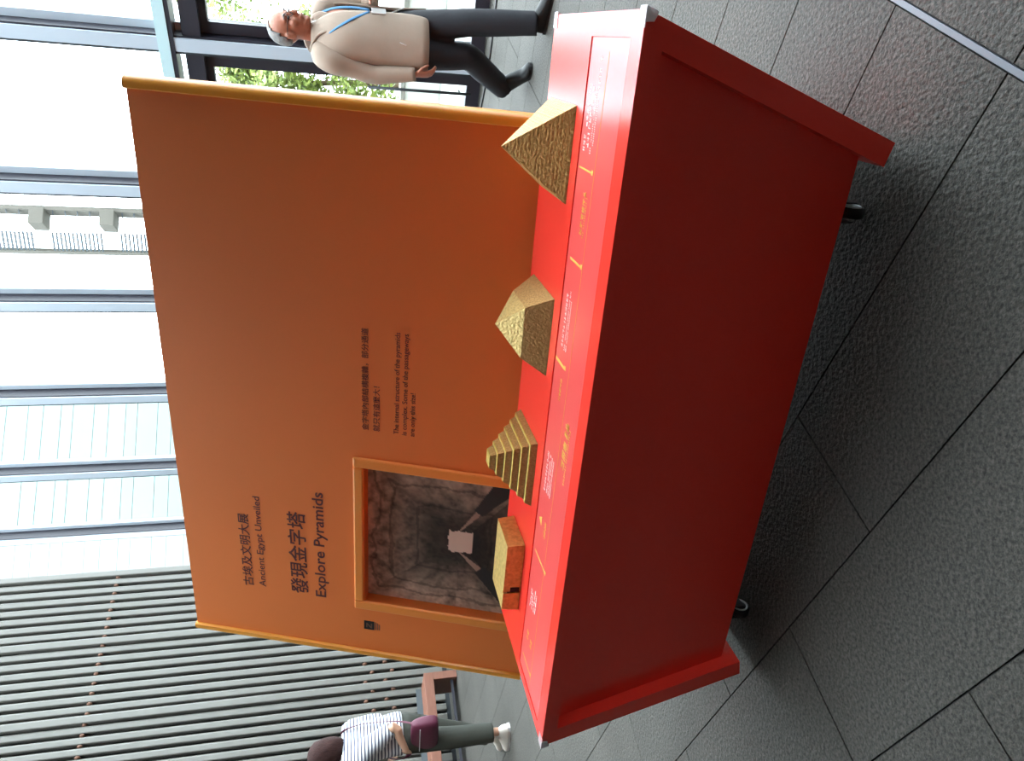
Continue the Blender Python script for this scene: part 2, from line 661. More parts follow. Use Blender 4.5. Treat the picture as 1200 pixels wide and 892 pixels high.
MB().box(1 * BAY, 6 * BAY, -.05, .12, 0, .1).build('sill', M['dark_metal'], win)
MB().box(-11 * BAY, -1 * BAY, -.05, .12, 0, .1).build('sill', M['dark_metal'], win)
MB().box(-11 * BAY, 6 * BAY, -.05, .12, 8.1, 8.18).build('upper_transom', M['dark_metal'], win)
pu = MB().box(.05, BAY - .05, -.012, 0, 2.69, 8.1).build('pane', M['glass'], win)
pt = MB().box(.05, BAY - .05, -.012, 0, 8.18, HALL_TOP).build('pane', M['glass'], win)
pl = MB().box(.05, BAY - .05, -.012, 0, .1, 2.565).build('pane', M['glass'], win)
for k in list(KS)[:-1]:
    if k == KS[0]:
        for o in (pu, pt, pl):
            o.location.x = k * BAY
    else:
        inst(pu, win, (k * BAY, 0, 0))
        inst(pt, win, (k * BAY, 0, 0))
        if k not in (-1, 0):
            inst(pl, win, (k * BAY, 0, 0))


# unseen end glazing, added to throw daylight on the models' right faces
added_win = empty('added_end_glazing', HN(-12.6, 6.5), TH, kind='structure', label='added glazing, unseen, far to the right for side light', cat='window')
EB = 1.62
for k in range(0, 3):
    y = k * EB
    if k == 0:
        e0 = MB().box(-.06, .10, -.04, .04, 0, HALL_TOP).build('mullion', M['light_metal'], added_win)
        e1 = MB().box(0, .012, .05, EB - .05, .1, HALL_TOP).build('pane', M['glass'], added_win)
    else:
        inst(e0, added_win, (0, y, 0))
        if k < 2:
            inst(e1, added_win, (0, y, 0))
MB().box(-.05, .1, 0, 2 * EB, 0, .1).build('sill', M['dark_metal'], added_win)


def door(nm, x0, x1, label, pull_x, closer):
    e = empty(nm, HN(2.41, GLZ), TH, kind='structure', label=label, cat='door')
    y0, y1 = -.02, .06
    MB().box(x0, x0 + .09, y0, y1, .01, 2.36).build('stile', M['dark_metal'], e)
    MB().box(x1 - .09, x1, y0, y1, .01, 2.36).build('stile', M['dark_metal'], e)
    MB().box(x0 + .09, x1 - .09, y0, y1, 2.30, 2.36).build('top_rail', M['dark_metal'], e)
    MB().box(x0 + .09, x1 - .09, y0, y1, .01, .13).build('bottom_rail', M['dark_metal'], e)
    MB().box(x0 + .09, x1 - .09, .01, .022, .13, 2.30).build('pane', M['glass'], e)
    MB().box(x0 - .05, x1 + .05, y0, .12, 2.36, 2.50).build('header', M['dark_metal'], e)
    MB().box(x0 - .05, x1 + .05, -.012, 0, 2.50, 2.565).build('fanlight', M['glass'], e)
    h = MB().tube([(pull_x, .13, .1), (pull_x, .13, 1.02)], [.013, .013], 10).build('pull_bar', M['gasket'], e, True)
    MB().tube([(pull_x, .06, .2), (pull_x, .13, .2)], [.009, .009], 8, ref=(0, 0, 1)).tube(
        [(pull_x, .06, .92), (pull_x, .13, .92)], [.009, .009], 8, ref=(0, 0, 1)).build('pull_mount', M['gasket'], h, True)
    if closer:
        MB().box(x0 + .35, x0 + .62, .06, .12, 2.37, 2.44).build('closer', M['light_metal'], e)
        MB().tube([(x0 + .42, .13, 2.40), (x0 + .2, .2, 2.41), (x0 + .55, .12, 2.44)], [.012] * 3, 8).build('closer_arm', M['light_metal'], e)
    return e


d1 = door('door_1', -BAY + .13, -.06, 'dark framed glass door behind the walking man', -BAY + .35, True)
d2 = door('door_2', .12, BAY - .06, 'dark framed glass door beside the orange panel edge', .26, False)
for zz in (.30, .42):
    mbd = MB().tube([(.0, .15, zz), (.0, .157, zz)], [.03, .03], 18, ref=(0, 0, 1)).build('round_lock_cover', M['chrome'], win, True)

# ---------------------------------------------------------------- outdoors
og = MB().hexa(hbox(-60, 60, 6.75, 90, -.3, -.04)).hexa(hbox(-60, -12.7, -40, 6.75, -.3, -.04)).build('floor_outside', M['paving'])
tag(og, 'pale paved ground outside the windows', 'ground', kind='structure')

# low white wall outside, seen beside the man's legs
lw = empty('garden_wall', HN(4.0, 9.6), TH, label='low white garden wall outside the glass door', cat='wall')
MB().box(-9, 3, 0, .2, -.04, .42).build('wall_body', M['white_wall'], lw, bevel=.01)
MB().box(-9.02, 3.02, -.03, .23, .42, .48).build('coping', M['concrete'], lw, bevel=.008)

# clad building
fa = empty('clad_building', (-7.5, 23.4, -.04), R(15.5), label='pale building clad in long horizontal panels beyond the left panes', cat='building')
MB().box(-12, 7.6, .06, 6, 0, 24).build('wall_core', M['render'], fa)
p0 = None
z = .3
i = 0
while z < 23.6:
    hh = (.34, .5, .42, .6)[i % 4]
    for c, (xa, xb) in enumerate(((-12, -1.6), (-1.58, 3.0), (3.02, 7.6))):
        MB().box(xa, xb, 0, .06, z, z + hh - .014).build('cladding_panel', M['render'], fa)
    z += hh
    i += 1
MB().box(-12.1, 7.7, -.08, 6.1, 24, 24.3).build('parapet', M['concrete'], fa)

M['tower'] = mat('tower_concrete', (70, 66, 59), .8)
M['louvre_dark'] = mat('blue_louvre_blade', (20, 31, 40), .5)
# tower with louvres
lt = empty('louvre_tower', (4.02, 18.0, -.04), R(12), label='slender tower with concrete blocks and blue-grey louvres outside', cat='tower')
MB().box(.0, .10, 0, .3, 0, 12).build('post', M['tower'], lt)
MB().box(-.62, -.55, .9, 1.1, 0, 12).build('post', M['tower'], lt)
for j in range(8):
    zb = .6 + 1.42 * j
    MB().box(-.36, .02, -.08, .34, zb, zb + .30).build('concrete_block', M['tower'], lt, bevel=.01)
    mbl = MB()
    for q in range(13):
        zz = zb + .34 + q * .083
        if q % 3 == 2:
            mbl.hexa([(-.70, .5, zz), (.0, .02, zz + .02), (.0, .1, zz + .05), (-.70, .58, zz + .03),
                      (-.70, .5, zz + .012), (.0, .02, zz + .032), (.0, .1, zz + .062), (-.70, .58, zz + .042)])
        mbl.hexa([(-.72, .5, zz), (-.4, .3, zz), (-.4, .42, zz + .03), (-.72, .62, zz + .03),
                  (-.72, .5, zz + .045), (-.4, .3, zz + .045), (-.4, .42, zz + .07), (-.72, .62, zz + .07)])
    MBo = mbl.build('louvre_bank', M['louvre_dark'], lt)
    tag(MBo, kind='stuff')


def leaf_mat(name, a, b):
    m = mat(name, a, .6)
    nt = m.node_tree
    bs = nt.nodes['Principled BSDF']
    oi = nt.nodes.new('ShaderNodeNewGeometry')
    rp = nt.nodes.new('ShaderNodeValToRGB')
    rp.color_ramp.elements[0].color = (*lin(a), 1)
    rp.color_ramp.elements[1].color = (*lin(b), 1)
    nt.links.new(oi.outputs['Random Per Island'], rp.inputs[0])
    nt.links.new(rp.outputs[0], bs.inputs['Base Color'])
    bs.inputs['Transmission Weight'].default_value = 0
    return m


M['leaf'] = leaf_mat('leaf_green', (84, 104, 36), (150, 160, 78))


def tree(name, loc, h, r, n, seed, label, crown_z=.45, leaf=.06):
    rr = random.Random(seed)
    e = empty(name, loc, rr.random() * 6, label, 'tree', 'trees outside the door')
    mbt = MB()
    mbt.tube([(0, 0, 0), (.05, .02, h * .3), (-.03, .05, h * .6), (.02, 0, h * .85)], [.07, .055, .04, .015], 8, smooth=3)
    for q in range(7):
        a = q * 2.4
        zb = h * (.25 + .08 * q)
        mbt.tube([(0, 0, zb), (math.cos(a) * r * .4, math.sin(a) * r * .4, zb + h * .12), (math.cos(a) * r * .8, math.sin(a) * r * .8, zb + h * .2)], [.03, .018, .006], 6)
    mbt.build('trunk', M['bark'], e, True)
    mbl = MB()
    clumps = []
    for q in range(26):
        a = rr.random() * 6.28
        zz = crown_z * h + (1 - crown_z) * h * rr.random()
        prof = math.sin(math.pi * min(1, max(.12, (zz / h - crown_z + .12) / (1.15 - crown_z)))) ** .6
        rad = r * prof * rr.random() ** .5
        clumps.append((Vector((math.cos(a) * rad, math.sin(a) * rad, zz)), r * (.22 + .2 * rr.random())))
    for q in range(n):
        c, cr = clumps[rr.randrange(len(clumps))]
        d = Vector((rr.gauss(0, 1), rr.gauss(0, 1), rr.gauss(0, 1))).normalized() * cr * rr.random() ** .45
        p = c + d
        u = Vector((rr.gauss(0, 1), rr.gauss(0, 1), rr.gauss(0, .6))).normalized()
        w = u.orthogonal().normalized()
        s = leaf * (.6 + .8 * rr.random())
        mbl.add([p - u * s, p + w * s * .45, p + u * s, p - w * s * .45], [(0, 1, 2, 3)])
    me = bpy.data.meshes.new('foliage')
    me.from_pydata(mbl.v, [], mbl.f)
    tag(link('foliage', me, M['leaf'], e), kind='stuff')
    return e


tree('leafy_tree', (5.0, 12.2, -.04), 3.0, 1.15, 6500, 1, 'bushy green tree seen through the glass beside the orange panel edge', .18)
tree('leafy_tree', (8.0, 13.4, -.04), 4.6, 1.35, 4200, 2, 'pale sunlit tree outside the door behind the man', .42)
tree('leafy_tree', (11.6, 12.6, -.04), 4.2, 1.2, 3000, 3, 'tall leafy tree furthest right outside the door', .3)

# ---------------------------------------------------------------- exhibit table
TA = math.atan2(-0.43271, 0.90153)
T0 = Vector((-1.17583, 2.22907, 0))
tab = empty('exhibit_table', T0, TA, 'long red display table with tapering ends and a sunken caption strip', 'table')
LEN, DEP, HT = 2.112, .667, .70
SL = .334                                     # ends lean inwards by this much per metre of fall


def so(z):                                    # left outer edge at height z
    return (HT - z) * SL


zb_ = HT - .046
# top board: slab + raised rim round the sunken strip
t = MB()
zs = HT - .006
t.hexa([(so(zb_), 0, zb_), (LEN - so(zb_), 0, zb_), (LEN - so(zb_), DEP, zb_), (so(zb_), DEP, zb_),
        (so(zs), 0, zs), (LEN - so(zs), 0, zs), (LEN - so(zs), DEP, zs), (so(zs), DEP, zs)])
S0, S1, Y0, Y1 = .036, 2.060, .066, .325
for (a, b, c, d) in ((0, LEN, 0, Y0), (0, LEN, Y1, DEP), (0, S0, Y0, Y1), (S1, LEN, Y0, Y1)):
    t.hexa([(a + (so(zs) if a == 0 else 0), c, zs), (b - (so(zs) if b == LEN else 0), c, zs), (b - (so(zs) if b == LEN else 0), d, zs), (a + (so(zs) if a == 0 else 0), d, zs),
            (a, c, HT), (b, c, HT), (b, d, HT), (a, d, HT)])
t.build('table_top', M['red'], tab)
pl_ = MB().box(S0 + .0015, S1 - .0015, Y0 + .0015, Y1 - .003, zs, HT - .0025).build('caption_plate', M['plate'], tab)
tag(pl_, 'glossy red caption strip with white and gold lettering')
LB = .045                                     # underside of the end boards
W_ = .058


def endboard(mirror):
    def fx(x):
        return LEN - x if mirror else x
    m = MB()
    m.prism([(so(zb_), zb_), (so(LB), LB), (so(LB) + W_ * .94, LB + .012), (so(zb_) + W_, zb_)],
            lambda x, y, tt: (fx(x), tt, y), 0, DEP - .02)
    return m.build('end_board', M['red'], tab)


endboard(False)
endboard(True)
for nm, y in (('front_panel', .042), ('back_panel', DEP - .06)):
    z0, z1 = .098, zb_
    a0, a1 = so(z0) + W_ * .9, so(z1) + W_ * .9
    MB().hexa([(a0, y, z0), (LEN - a0, y, z0), (LEN - a0, y + .018, z0), (a0, y + .018, z0),
               (a1, y, z1), (LEN - a1, y, z1), (LEN - a1, y + .018, z1), (a1, y + .018, z1)]).build(nm, M['red'], tab)
MB().box(.34, LEN - .34, .06, DEP - .06, .10, .118).build('bottom_board', M['red'], tab)
for cx in (.40, LEN - .40):
    for cy in (.105, DEP - .12):
        c = MB().box(cx - .03, cx + .03, cy - .025, cy + .025, .088, .098).box(cx - .026, cx - .022, cy - .018, cy + .018, .03, .088).box(
            cx + .022, cx + .026, cy - .018, cy + .018, .03, .088).build('caster', M['black'], tab)
        MB().tube([(cx - .013, cy, .032), (cx + .013, cy, .032)], [.032, .032], 20, ref=(0, 0, 1)).build('wheel', M['black'], c, True)
        MB().ring((cx + .014, cy, .034), (1, 0, 0), .024, .003).build('wheel_rim', M['chrome'], c, True)
# strips of clear tape folded over three corners
for (x, y, sx, sy) in ((0, 0, 1, 1), (LEN, 0, -1, 1), (LEN, DEP, -1, -1)):
    tp = MB()
    a, b = .034, .030
    e = .0016
    xs = sorted((x - sx * .004, x + sx * a))
    ys = sorted((y - sy * .004, y + sy * b))
    tp.box(xs[0], xs[1], ys[0], ys[1], HT - .0005, HT + e)
    tp.prism([(x - sx * .005, HT + e), (x + sx * a * .7, HT + e), (x + sx * (.022), HT - .018), (x + sx * .004, HT - .026)],
             lambda p, q, tt: (p, tt, q), y - sy * .0045, y - sy * .001)
    tp.prism([(y - sy * .004, HT + e), (y + sy * b, HT + e), (y + sy * b * .8, HT - .020), (y - sy * .004, HT - .024)],
             lambda p, q, tt: (tt + sx * (HT - q) * SL, p, q), x - sx * .006, x - sx * .001)
    tp.build('corner_tape', M['tape'], tab)

# captions on the strip: rows of small strokes too fine to read
PZ = HT - .0025


def glyph_row(mb, s0, t0, s1, t1, h, cw, seed, dense=.75):
    rr = random.Random(seed)
    L = s1 - s0
    n = max(1, int(abs(L) / cw))
    for i in range(n):
        f = i / n
        if rr.random() < .07:
            continue
        x = s0 + L * f
        y = t0 + (t1 - t0) * f
        w = cw * dense
        # a few strokes per character
        for _ in range(3):
            if rr.random() < .5:
                yy = y + h * (rr.random() - .5) * .9
                mb.box(x, x + w, yy - h * .07, yy + h * .07, PZ, PZ + .0006)
            else:
                xx = x + w * rr.random() * .85
                mb.box(xx, xx + w * .16, y - h * .5, y + h * .5, PZ, PZ + .0006)


whites = [((1.947, .232), (2.023, .236), .012, .011), ((1.80, .292), (1.961, .292), .015, .0135), ((1.812, .267), (1.956, .267), .015, .0135),
          ((1.275, .278), (1.431, .278), .013, .0125), ((.793, .280), (.933, .280), .013, .012), ((.325, .283), (.403, .283), .013, .012), ((.330, .265), (.400, .265), .013, .012)]
thins = [((1.80, .243), (1.95, .243), .007, .005), ((1.815, .228), (1.93, .228), .007, .005), ((1.272, .255), (1.444, .255), .007, .005), ((1.272, .241), (1.42, .241), .007, .005),
         ((.797, .256), (.933, .256), .008, .005), ((.80, .240), (.933, .240), .008, .005), ((.80, .224), (.93, .224), .008, .005), ((.335, .244), (.425, .244), .008, .005), ((.338, .228), (.42, .228), .008, .005)]
golds = [((1.600, .240), (1.712, .240), .018, .0175), ((1.119, .246), (1.189, .246), .014, .0135), ((.954, .147), (1.107, .147), .030, .027),
         ((.648, .228), (.709, .228), .015, .0135), ((.192, .270), (.238, .270), .018, .016), ((.190, .228), (.228, .228), .018, .016)]
gthin = [((1.595, .220), (1.70, .220), .008, .006), ((.915, .122), (1.10, .122), .010, .008)]
for i, (a, b, h, c) in enumerate(whites):
    mb = MB()
    glyph_row(mb, a[0], a[1], b[0], b[1], h, c, 10 + i)
    mb.build('white_caption', M['white_ink'], tab)
for i, (a, b, h, c) in enumerate(thins):
    mb = MB()
    glyph_row(mb, a[0], a[1], b[0], b[1], h, c, 30 + i, .6)
    mb.build('fine_white_caption', M['white_ink'], tab)
for i, (a, b, h, c) in enumerate(golds):
    mb = MB()
    glyph_row(mb, a[0], a[1], b[0], b[1], h, c, 50 + i, .85)
    glyph_row(mb, a[0], a[1], b[0], b[1], h, c, 150 + i, .85)
    mb.build('gold_caption', M['gold_ink'], tab)
for i, (a, b, h, c) in enumerate(gthin):
    mb = MB()
    glyph_row(mb, a[0], a[1], b[0], b[1], h, c, 70 + i, .6)
    mb.build('fine_gold_caption', M['gold_ink'], tab)
for (a, b) in (((1.758, .310), (1.760, .210)), ((1.522, .295), (1.526, .204)), ((1.222, .318), (1.229, .232)), ((.55, .300), (.553, .182)), ((.10, .30), (.102, .2))):
    mb = MB().box(min(a[0], b[0]) - .001, max(a[0], b[0]) + .001, b[1], a[1], PZ, PZ + .0006)
    mb.box(b[0] - .006, b[0] + .006, b[1] - .010, b[1] + .002, PZ, PZ + .0006)
    mb.build('leader_line', M['gold_ink'], tab)
MB().box(.06, 2.03, .1895, .1907, PZ, PZ + .0005).build('caption_rule', M['gold_ink'], tab)
MB().prism([(.665, .268), (.700, .268), (.6825, .296)], lambda x, y, tt: (x, y, tt), PZ, PZ + .0007).build('triangle_mark', M['gold_ink'], tab)


# ---------------------------------------------------------------- the four models
def model(name, s, tt, label):
    e = empty(name, T0 + Matrix.Rotation(TA, 3, 'Z') @ Vector((s, tt, HT + .0006)), TA, label, 'model', 'gold pyramid models on the red table')
    return e


def frustum(h0, h1, z0, z1, hy0=None, hy1=None):
    hy0 = h0 if hy0 is None else hy0
    hy1 = h1 if hy1 is None else hy1
    return [(-h0, -hy0, z0), (h0, -hy0, z0), (h0, hy0, z0), (-h0, hy0, z0),
            (-h1, -hy1, z1), (h1, -hy1, z1), (h1, hy1, z1), (-h1, hy1, z1)]


p1 = model('pyramid_model', 1.773, .505, 'smooth-sided gold pyramid model with coursed blocks, nearest the walking man')
m_ = MB()
NC = 26
for i in range(NC):                            # courses, each a hair inside the one below
    a = .126 * (1 - i / NC)
    b = .126 * (1 - (i + .82) / NC)
    m_.hexa(frustum(a, b, .162 * i / NC, .162 * (i + 1) / NC))
m_.build('courses', M['gold_block'], p1)
p2 = model('bent_pyramid_model', 1.2545, .505, 'gold bent pyramid model whose sides change slope halfway up')
MB().hexa(frustum(.1215, .080, 0, .073)).build('lower_body', M['gold_fine'], p2)
MB().hexa(frustum(.080, .0012, .073, .140)).build('upper_body', M['gold_rough'], p2)
p3 = model('step_pyramid_model', .776, .506, 'gold step pyramid model with six tiers')
for i in range(6):
    a = .118 - .0172 * i
    o = MB().hexa(frustum(a, a - .007, .0218 * i, .0218 * (i + 1) - .004)).build('tier', M['gold_fine'], p3)
    MB().hexa(frustum(a - .0065, a - .0085, .0218 * (i + 1) - .004, .0218 * (i + 1))).build('tier_edge', M['gold_rim'], o, bevel=.0015)
p4 = model('mastaba_model', .342, .490, 'flat-topped gold mastaba model with a dark doorway, nearest the tunnel picture')
mb = MB()
zT = .060
hx, hy = .142, .086
cut = -.062
for (xa, xb, ya) in ((-hx, cut - .004, -hy), (cut - .004, cut + .004, -hy + .012), (cut + .004, hx, -hy)):
    mb.hexa([(xa, ya, 0), (xb, ya, 0), (xb, hy, 0), (xa, hy, 0),
             (xa + (.004 if xa == -hx else 0), ya + .004, zT), (xb - (.004 if xb == hx else 0), ya + .004, zT), (xb - (.004 if xb == hx else 0), hy - .004, zT), (xa + (.004 if xa == -hx else 0), hy - .004, zT)])
mb.build('body', M['gold_smooth'], p4)
MB().box(cut + .0045, cut + .022, -hy - .001, -hy + .004, .004, .036).box(cut - .0038, cut + .0038, -hy + .006, -hy + .013, .0, .045).build('doorway', M['black'], p4)

# ---------------------------------------------------------------- leaning information panel
LEAN = .36
NRM = math.sqrt(1 + LEAN * LEAN)
pd0 = .458
rotz = Matrix.Rotation(TA, 3, 'Z')
px_ = rotz @ Vector((1, 0, 0))
py_ = rotz @ Vector((0, LEAN, 1)).normalized()
pz_ = px_.cross(py_)
pan = empty('information_panel', T0, 0, 'large leaning orange information panel with a framed tunnel picture', 'panel')
pan.matrix_world = Matrix.Translation(T0 + rotz @ Vector((0, pd0, 0))) @ Matrix((px_, py_, pz_)).transposed().to_4x4()
XL, XR = -.455, 1.843
WB, WT = .575 * NRM, 1.945 * NRM
TW = .041
HX0, HX1, HW0, HW1 = -.140, .515, .60 * NRM, 1.221 * NRM        # opening


def zW(z):
    return z * NRM


bd = MB()                                                     # board with the opening left out
for (a, b, c, d) in ((XL + TW, HX0, WB, WT), (HX1, XR - TW, WB, WT), (HX0, HX1, HW1, WT), (HX0, HX1, WB, HW0)):
    bd.box(a, b, c, d, -.05, 0)
bd.build('board', M['orange'], pan)


def trim(x, side):
    m = MB()
    pf = []
    for i in range(9):
        a = math.pi / 2 * i / 8
        pf.append((x + side * (TW - .026 + .026 * math.sin(a)), .012 - .026 + .026 * math.cos(a)))
    poly = [(x, -.05), (x, .004), (x + side * .004, .012)] + pf + [(x + side * TW, -.05)]
    m.prism(poly, lambda p, q, tt: (p, tt, q), WB, WT + .006)
    return m.build('edge_trim', M['trim'], pan)


trim(XR - TW, 1)
trim(XL + TW, -1)
FW = .044
fr = [(HX0 - FW, HX0, HW0, HW1 + FW), (HX1, HX1 + FW, HW0, HW1 + FW), (HX0, HX1, HW1, HW1 + FW)]
for (a, b, c, d) in fr:
    MB().box(a, b, c, d, -.06, .012).build('picture_frame', M['frame'], pan, bevel=.008)
# support behind
MB().box(0.1, 1.75, WB - .02, WB + .10, -.10, -.05).build('rear_batten', M['orange'], pan)
Rinv = pan.matrix_world.inverted()


def tabpt(s, e, z):
    return Rinv @ (T0 + rotz @ Vector((s, e, z)))


for s in (.2, 1.6):
    MB().hexa([tabpt(s, .80, 0), tabpt(s + .06, .80, 0), tabpt(s + .06, 1.55, 0), tabpt(s, 1.55, 0),
               tabpt(s, .80, .05), tabpt(s + .06, .80, .05), tabpt(s + .06, 1.55, .05), tabpt(s, 1.55, .05)]).build('foot', M['orange'], pan)
    MB().hexa([tabpt(s, .76, .05), tabpt(s + .06, .76, .05), tabpt(s + .06, .84, .05), tabpt(s, .84, .05),
               tabpt(s, .76, .62), tabpt(s + .06, .76, .62), tabpt(s + .06, .84, .62), tabpt(s, .84, .62)]).build('post', M['orange'], pan)
    MB().hexa([tabpt(s, 1.47, .05), tabpt(s + .06, 1.47, .05), tabpt(s + .06, 1.53, .05), tabpt(s, 1.53, .05),
               tabpt(s, 1.17, 1.8), tabpt(s + .06, 1.17, 1.8), tabpt(s + .06, 1.23, 1.8), tabpt(s, 1.23, 1.8)]).build('brace', M['orange'], pan)


def fbm(x, y, o=4, s=0.):
    return noise.fractal(Vector((x, y, s)), 1.0, 2.0, o)


def picture():
    NX, NY = 150, 150
    x0, x1, y0, y1 = HX0 - .004, HX1 + .004, HW0, HW1 + .004
    vs, cols = [], []
    cx, cy = .197, .862 * NRM
    for j in range(NY + 1):
        for i in range(NX + 1):
            x = x0 + (x1 - x0) * i / NX
            y = y0 + (y1 - y0) * j / NY
            vs.append((x, y, -.045))
            s, z = x, y / NRM
            # passage seen in one-point perspective; box distance from the vanishing point
            dx, dz = (s - cx), (z - .866)
            wob = 1 + .10 * fbm(s * 7, z * 7)
            rx = abs(dx) / (.30 if dx > 0 else .30)
            rz = dz / .33 if dz > 0 else -dz / .24
            rr = max(rx, rz) * wob
            ceilf = dz > 0 and rz > rx
            floorf = dz <= 0 and -dz / .24 > rx
            depth = 1 / max(rr, .12)
            ang = math.atan2(dz, dx)
            n1 = fbm(s * 26 + 3, z * 9 if not ceilf else z * 26, 4) if ceilf else fbm(ang * 5, depth * 2.2, 4, 2.)
            n2 = fbm(s * 60, z * 60, 3, 5.)
            base = .022 + .40 * max(0, rr - .26) ** 1.25
            if ceilf:
                base *= 1.12
            base *= max(.25, 1 + .75 * n1 + .35 * n2)
            for st in (.50, .80, .98):                    # blocked lintels that step the ceiling
                if abs(rr - st) < .018:
                    base *= .55
            col = [base * 1.30, base * .98, base * .74]
            if floorf:
                f_ = .30 + .2 * fbm(s * 12, z * 30)
                col = [c * f_ for c in col]
            # hand rails running down to the two lower corners
            for sg, ax, az, bx, bz, w0, w1 in ((1, .246, .868, .56, .655, .004, .066), (-1, .150, .868, -.10, .60, .004, .080)):
                tt = ((s - ax) * (bx - ax) + (z - az) * (bz - az)) / ((bx - ax) ** 2 + (bz - az) ** 2)
                if tt > 0:
                    ox = ax + (bx - ax) * tt - s
                    oz = az + (bz - az) * tt - z
                    dd = math.hypot(ox, oz)
                    if dd < (w0 + (w1 - w0) * tt * .8) * (.55 if tt < .32 else 1):
                        if tt < .32:
                            col = [.36, .25, .19]
                        else:
                            col = [.020, .019, .020]
            if .146 + .01 * fbm(s * 40, z * 40) < s < .248 + .008 * fbm(z * 50, s * 9) and .815 < z < .908 + .004 * fbm(s * 30, 1):
                col = [.66, .52, .42]
            cols.append((max(col[0], .006), max(col[1], .006), max(col[2], .006), 1))
    fs = [(j * (NX + 1) + i, j * (NX + 1) + i + 1, (j + 1) * (NX + 1) + i + 1, (j + 1) * (NX + 1) + i) for j in range(NY) for i in range(NX)]
    me = bpy.data.meshes.new('tunnel_picture')
    # a thin backing gives the print its board
    k = len(vs)
    bk = [(x0, y0, -.05), (x1, y0, -.05), (x1, y1, -.05), (x0, y1, -.05)]
    me.from_pydata(vs + bk, [], fs + [(k, k + 3, k + 2, k + 1)])
    at = me.color_attributes.new('print', 'FLOAT_COLOR', 'POINT')
    for i, c in enumerate(cols):
        at.data[i].color = c
    m = mat('printed_tunnel', (90, 80, 70), .6)
    nt = m.node_tree
    ca = nt.nodes.new('ShaderNodeVertexColor')
    ca.layer_name = 'print'
    nt.links.new(ca.outputs[0], nt.nodes['Principled BSDF'].inputs['Base Color'])
    o = link('tunnel_picture', me, m, pan)
    tag(o, 'printed picture of a dim stone passage with hand rails')


picture()


def lettering(text, x0, x1, zbase, zh, bold=0., name='lettering', par=None, m=None):
    c = bpy.data.curves.new('txt', 'FONT')
    c.body = text
    c.extrude = 0
    c.offset = 0 if any(ord(ch) > 0x3000 for ch in text) else bold
    c.resolution_u = 3
    o = bpy.data.objects.new('txt', c)
    COL.objects.link(o)
    dg = bpy.context.evaluated_depsgraph_get()
    me = bpy.data.meshes.new_from_object(o.evaluated_get(dg))
    bpy.data.objects.remove(o)
    xs = [v.co.x for v in me.vertices]
    ys = [v.co.y for v in me.vertices]
    cjk = any(ord(ch) > 0x3000 for ch in text)
    sx = (x1 - x0) / (max(xs) - min(xs))
    if cjk:
        b0, b1 = min(ys), max(ys)
    else:
        b0, b1 = 0., .729
    sy = zh * NRM / (b1 - b0)
    for v in me.vertices:
        v.co = Vector((x0 + (v.co.x - min(xs)) * sx, zbase * NRM + (v.co.y - b0) * sy, .0012))
    if cjk and bold:                              # thicken dense characters by printing them a hair apart
        vs = [v.co.copy() for v in me.vertices]
        fs = [tuple(p.vertices) for p in me.polygons]
        d = bold * 1.6
        mb = MB()
        for q, (ox, oy) in enumerate(((0, 0), (d, 0), (0, d), (d, d))):
            mb.add([p + Vector((ox * sx, oy * sy, .0001 * q)) for p in vs], fs)
        me = bpy.data.meshes.new(name)
        me.from_pydata(mb.v, [], mb.f)
    me.name = name
    return link(name, me, m or M['ink'], par or pan)


lettering('古埃及文明大展', -.156, .215, 1.679, .044, .012, 'exhibition_title')
lettering('Ancient Egypt Unveiled', -.150, .309, 1.630, .0275, .011, 'exhibition_title_english')
lettering('發現金字塔', -.156, .260, 1.452, .072, .014, 'panel_title')
lettering('Explore', -.158, .082, 1.381, .044, .014, 'panel_title_english')
lettering('Pyramids', .108, .371, 1.381, .044, .014, 'panel_title_english')
lettering('金字塔內部結構複雜，部分通道', .682, 1.089, 1.204, .0245, .008, 'body_text')
lettering('就只有這麼大！', .683, .868, 1.164, .0245, .008, 'body_text')
lettering('The internal structure of the pyramids', .682, 1.088, 1.097, .0185, .008, 'body_text_english')
lettering('is complex. Some of the passageways', .682, 1.086, 1.0685, .0185, .008, 'body_text_english')
lettering('are only this size!', .681, .860, 1.0405, .0185, .008, 'body_text_english')
ic = MB().box(-.298, -.252, zW(1.183), zW(1.225), 0, .0015).build('number_plaque', M['black'], pan)
MB().add([(-.287, zW(1.216), .002), (-.263, zW(1.216), .002), (-.263, zW(1.211), .002), (-.281, zW(1.197), .002), (-.263, zW(1.197), .002), (-.263, zW(1.192), .002),
          (-.289, zW(1.192), .002), (-.289, zW(1.197), .002), (-.271, zW(1.211), .002), (-.287, zW(1.211), .002)], [(0, 1, 2, 8, 9), (2, 3, 7, 8), (3, 4, 5, 6, 7)]).build('plaque_mark', M['grey_ink'], ic)
MB().box(-.296, -.254, zW(1.176), zW(1.179), 0, .0012).box(-.296, -.258, zW(1.168), zW(1.171), 0, .0012).box(-.296, -.264, zW(1.160), zW(1.163), 0, .0012).build('plaque_caption', M['grey_ink'], pan)

# ---------------------------------------------------------------- bench by the slatted wall
M['bench_back'] = mat('grey_bench_strip', (62, 70, 74), .5)
be = empty('wooden_bench', (-3.53, 8.76, 0), math.atan2(-.713, -.701), 'low brown wooden bench with an open front before the slatted wall', 'bench')
# local x runs to the left along the wall, local y towards the viewer's right is -y
MB().box(0, 2.6, -.45, 0, .285, .40).build('seat', M['bench'], be, bevel=.006)
MB().box(0, .09, -.45, 0, 0, .285).build('end_panel', M['bench'], be, bevel=.004)
MB().box(2.51, 2.6, -.45, 0, 0, .285).build('end_panel', M['bench'], be, bevel=.004)
MB().box(0.0, 2.6, -.47, -.45, .34, .47).build('back_strip', M['bench_back'], be)
MB().box(.09, 2.51, -.10, -.07, .045, .075).build('stretcher', M['dark_metal'], be)

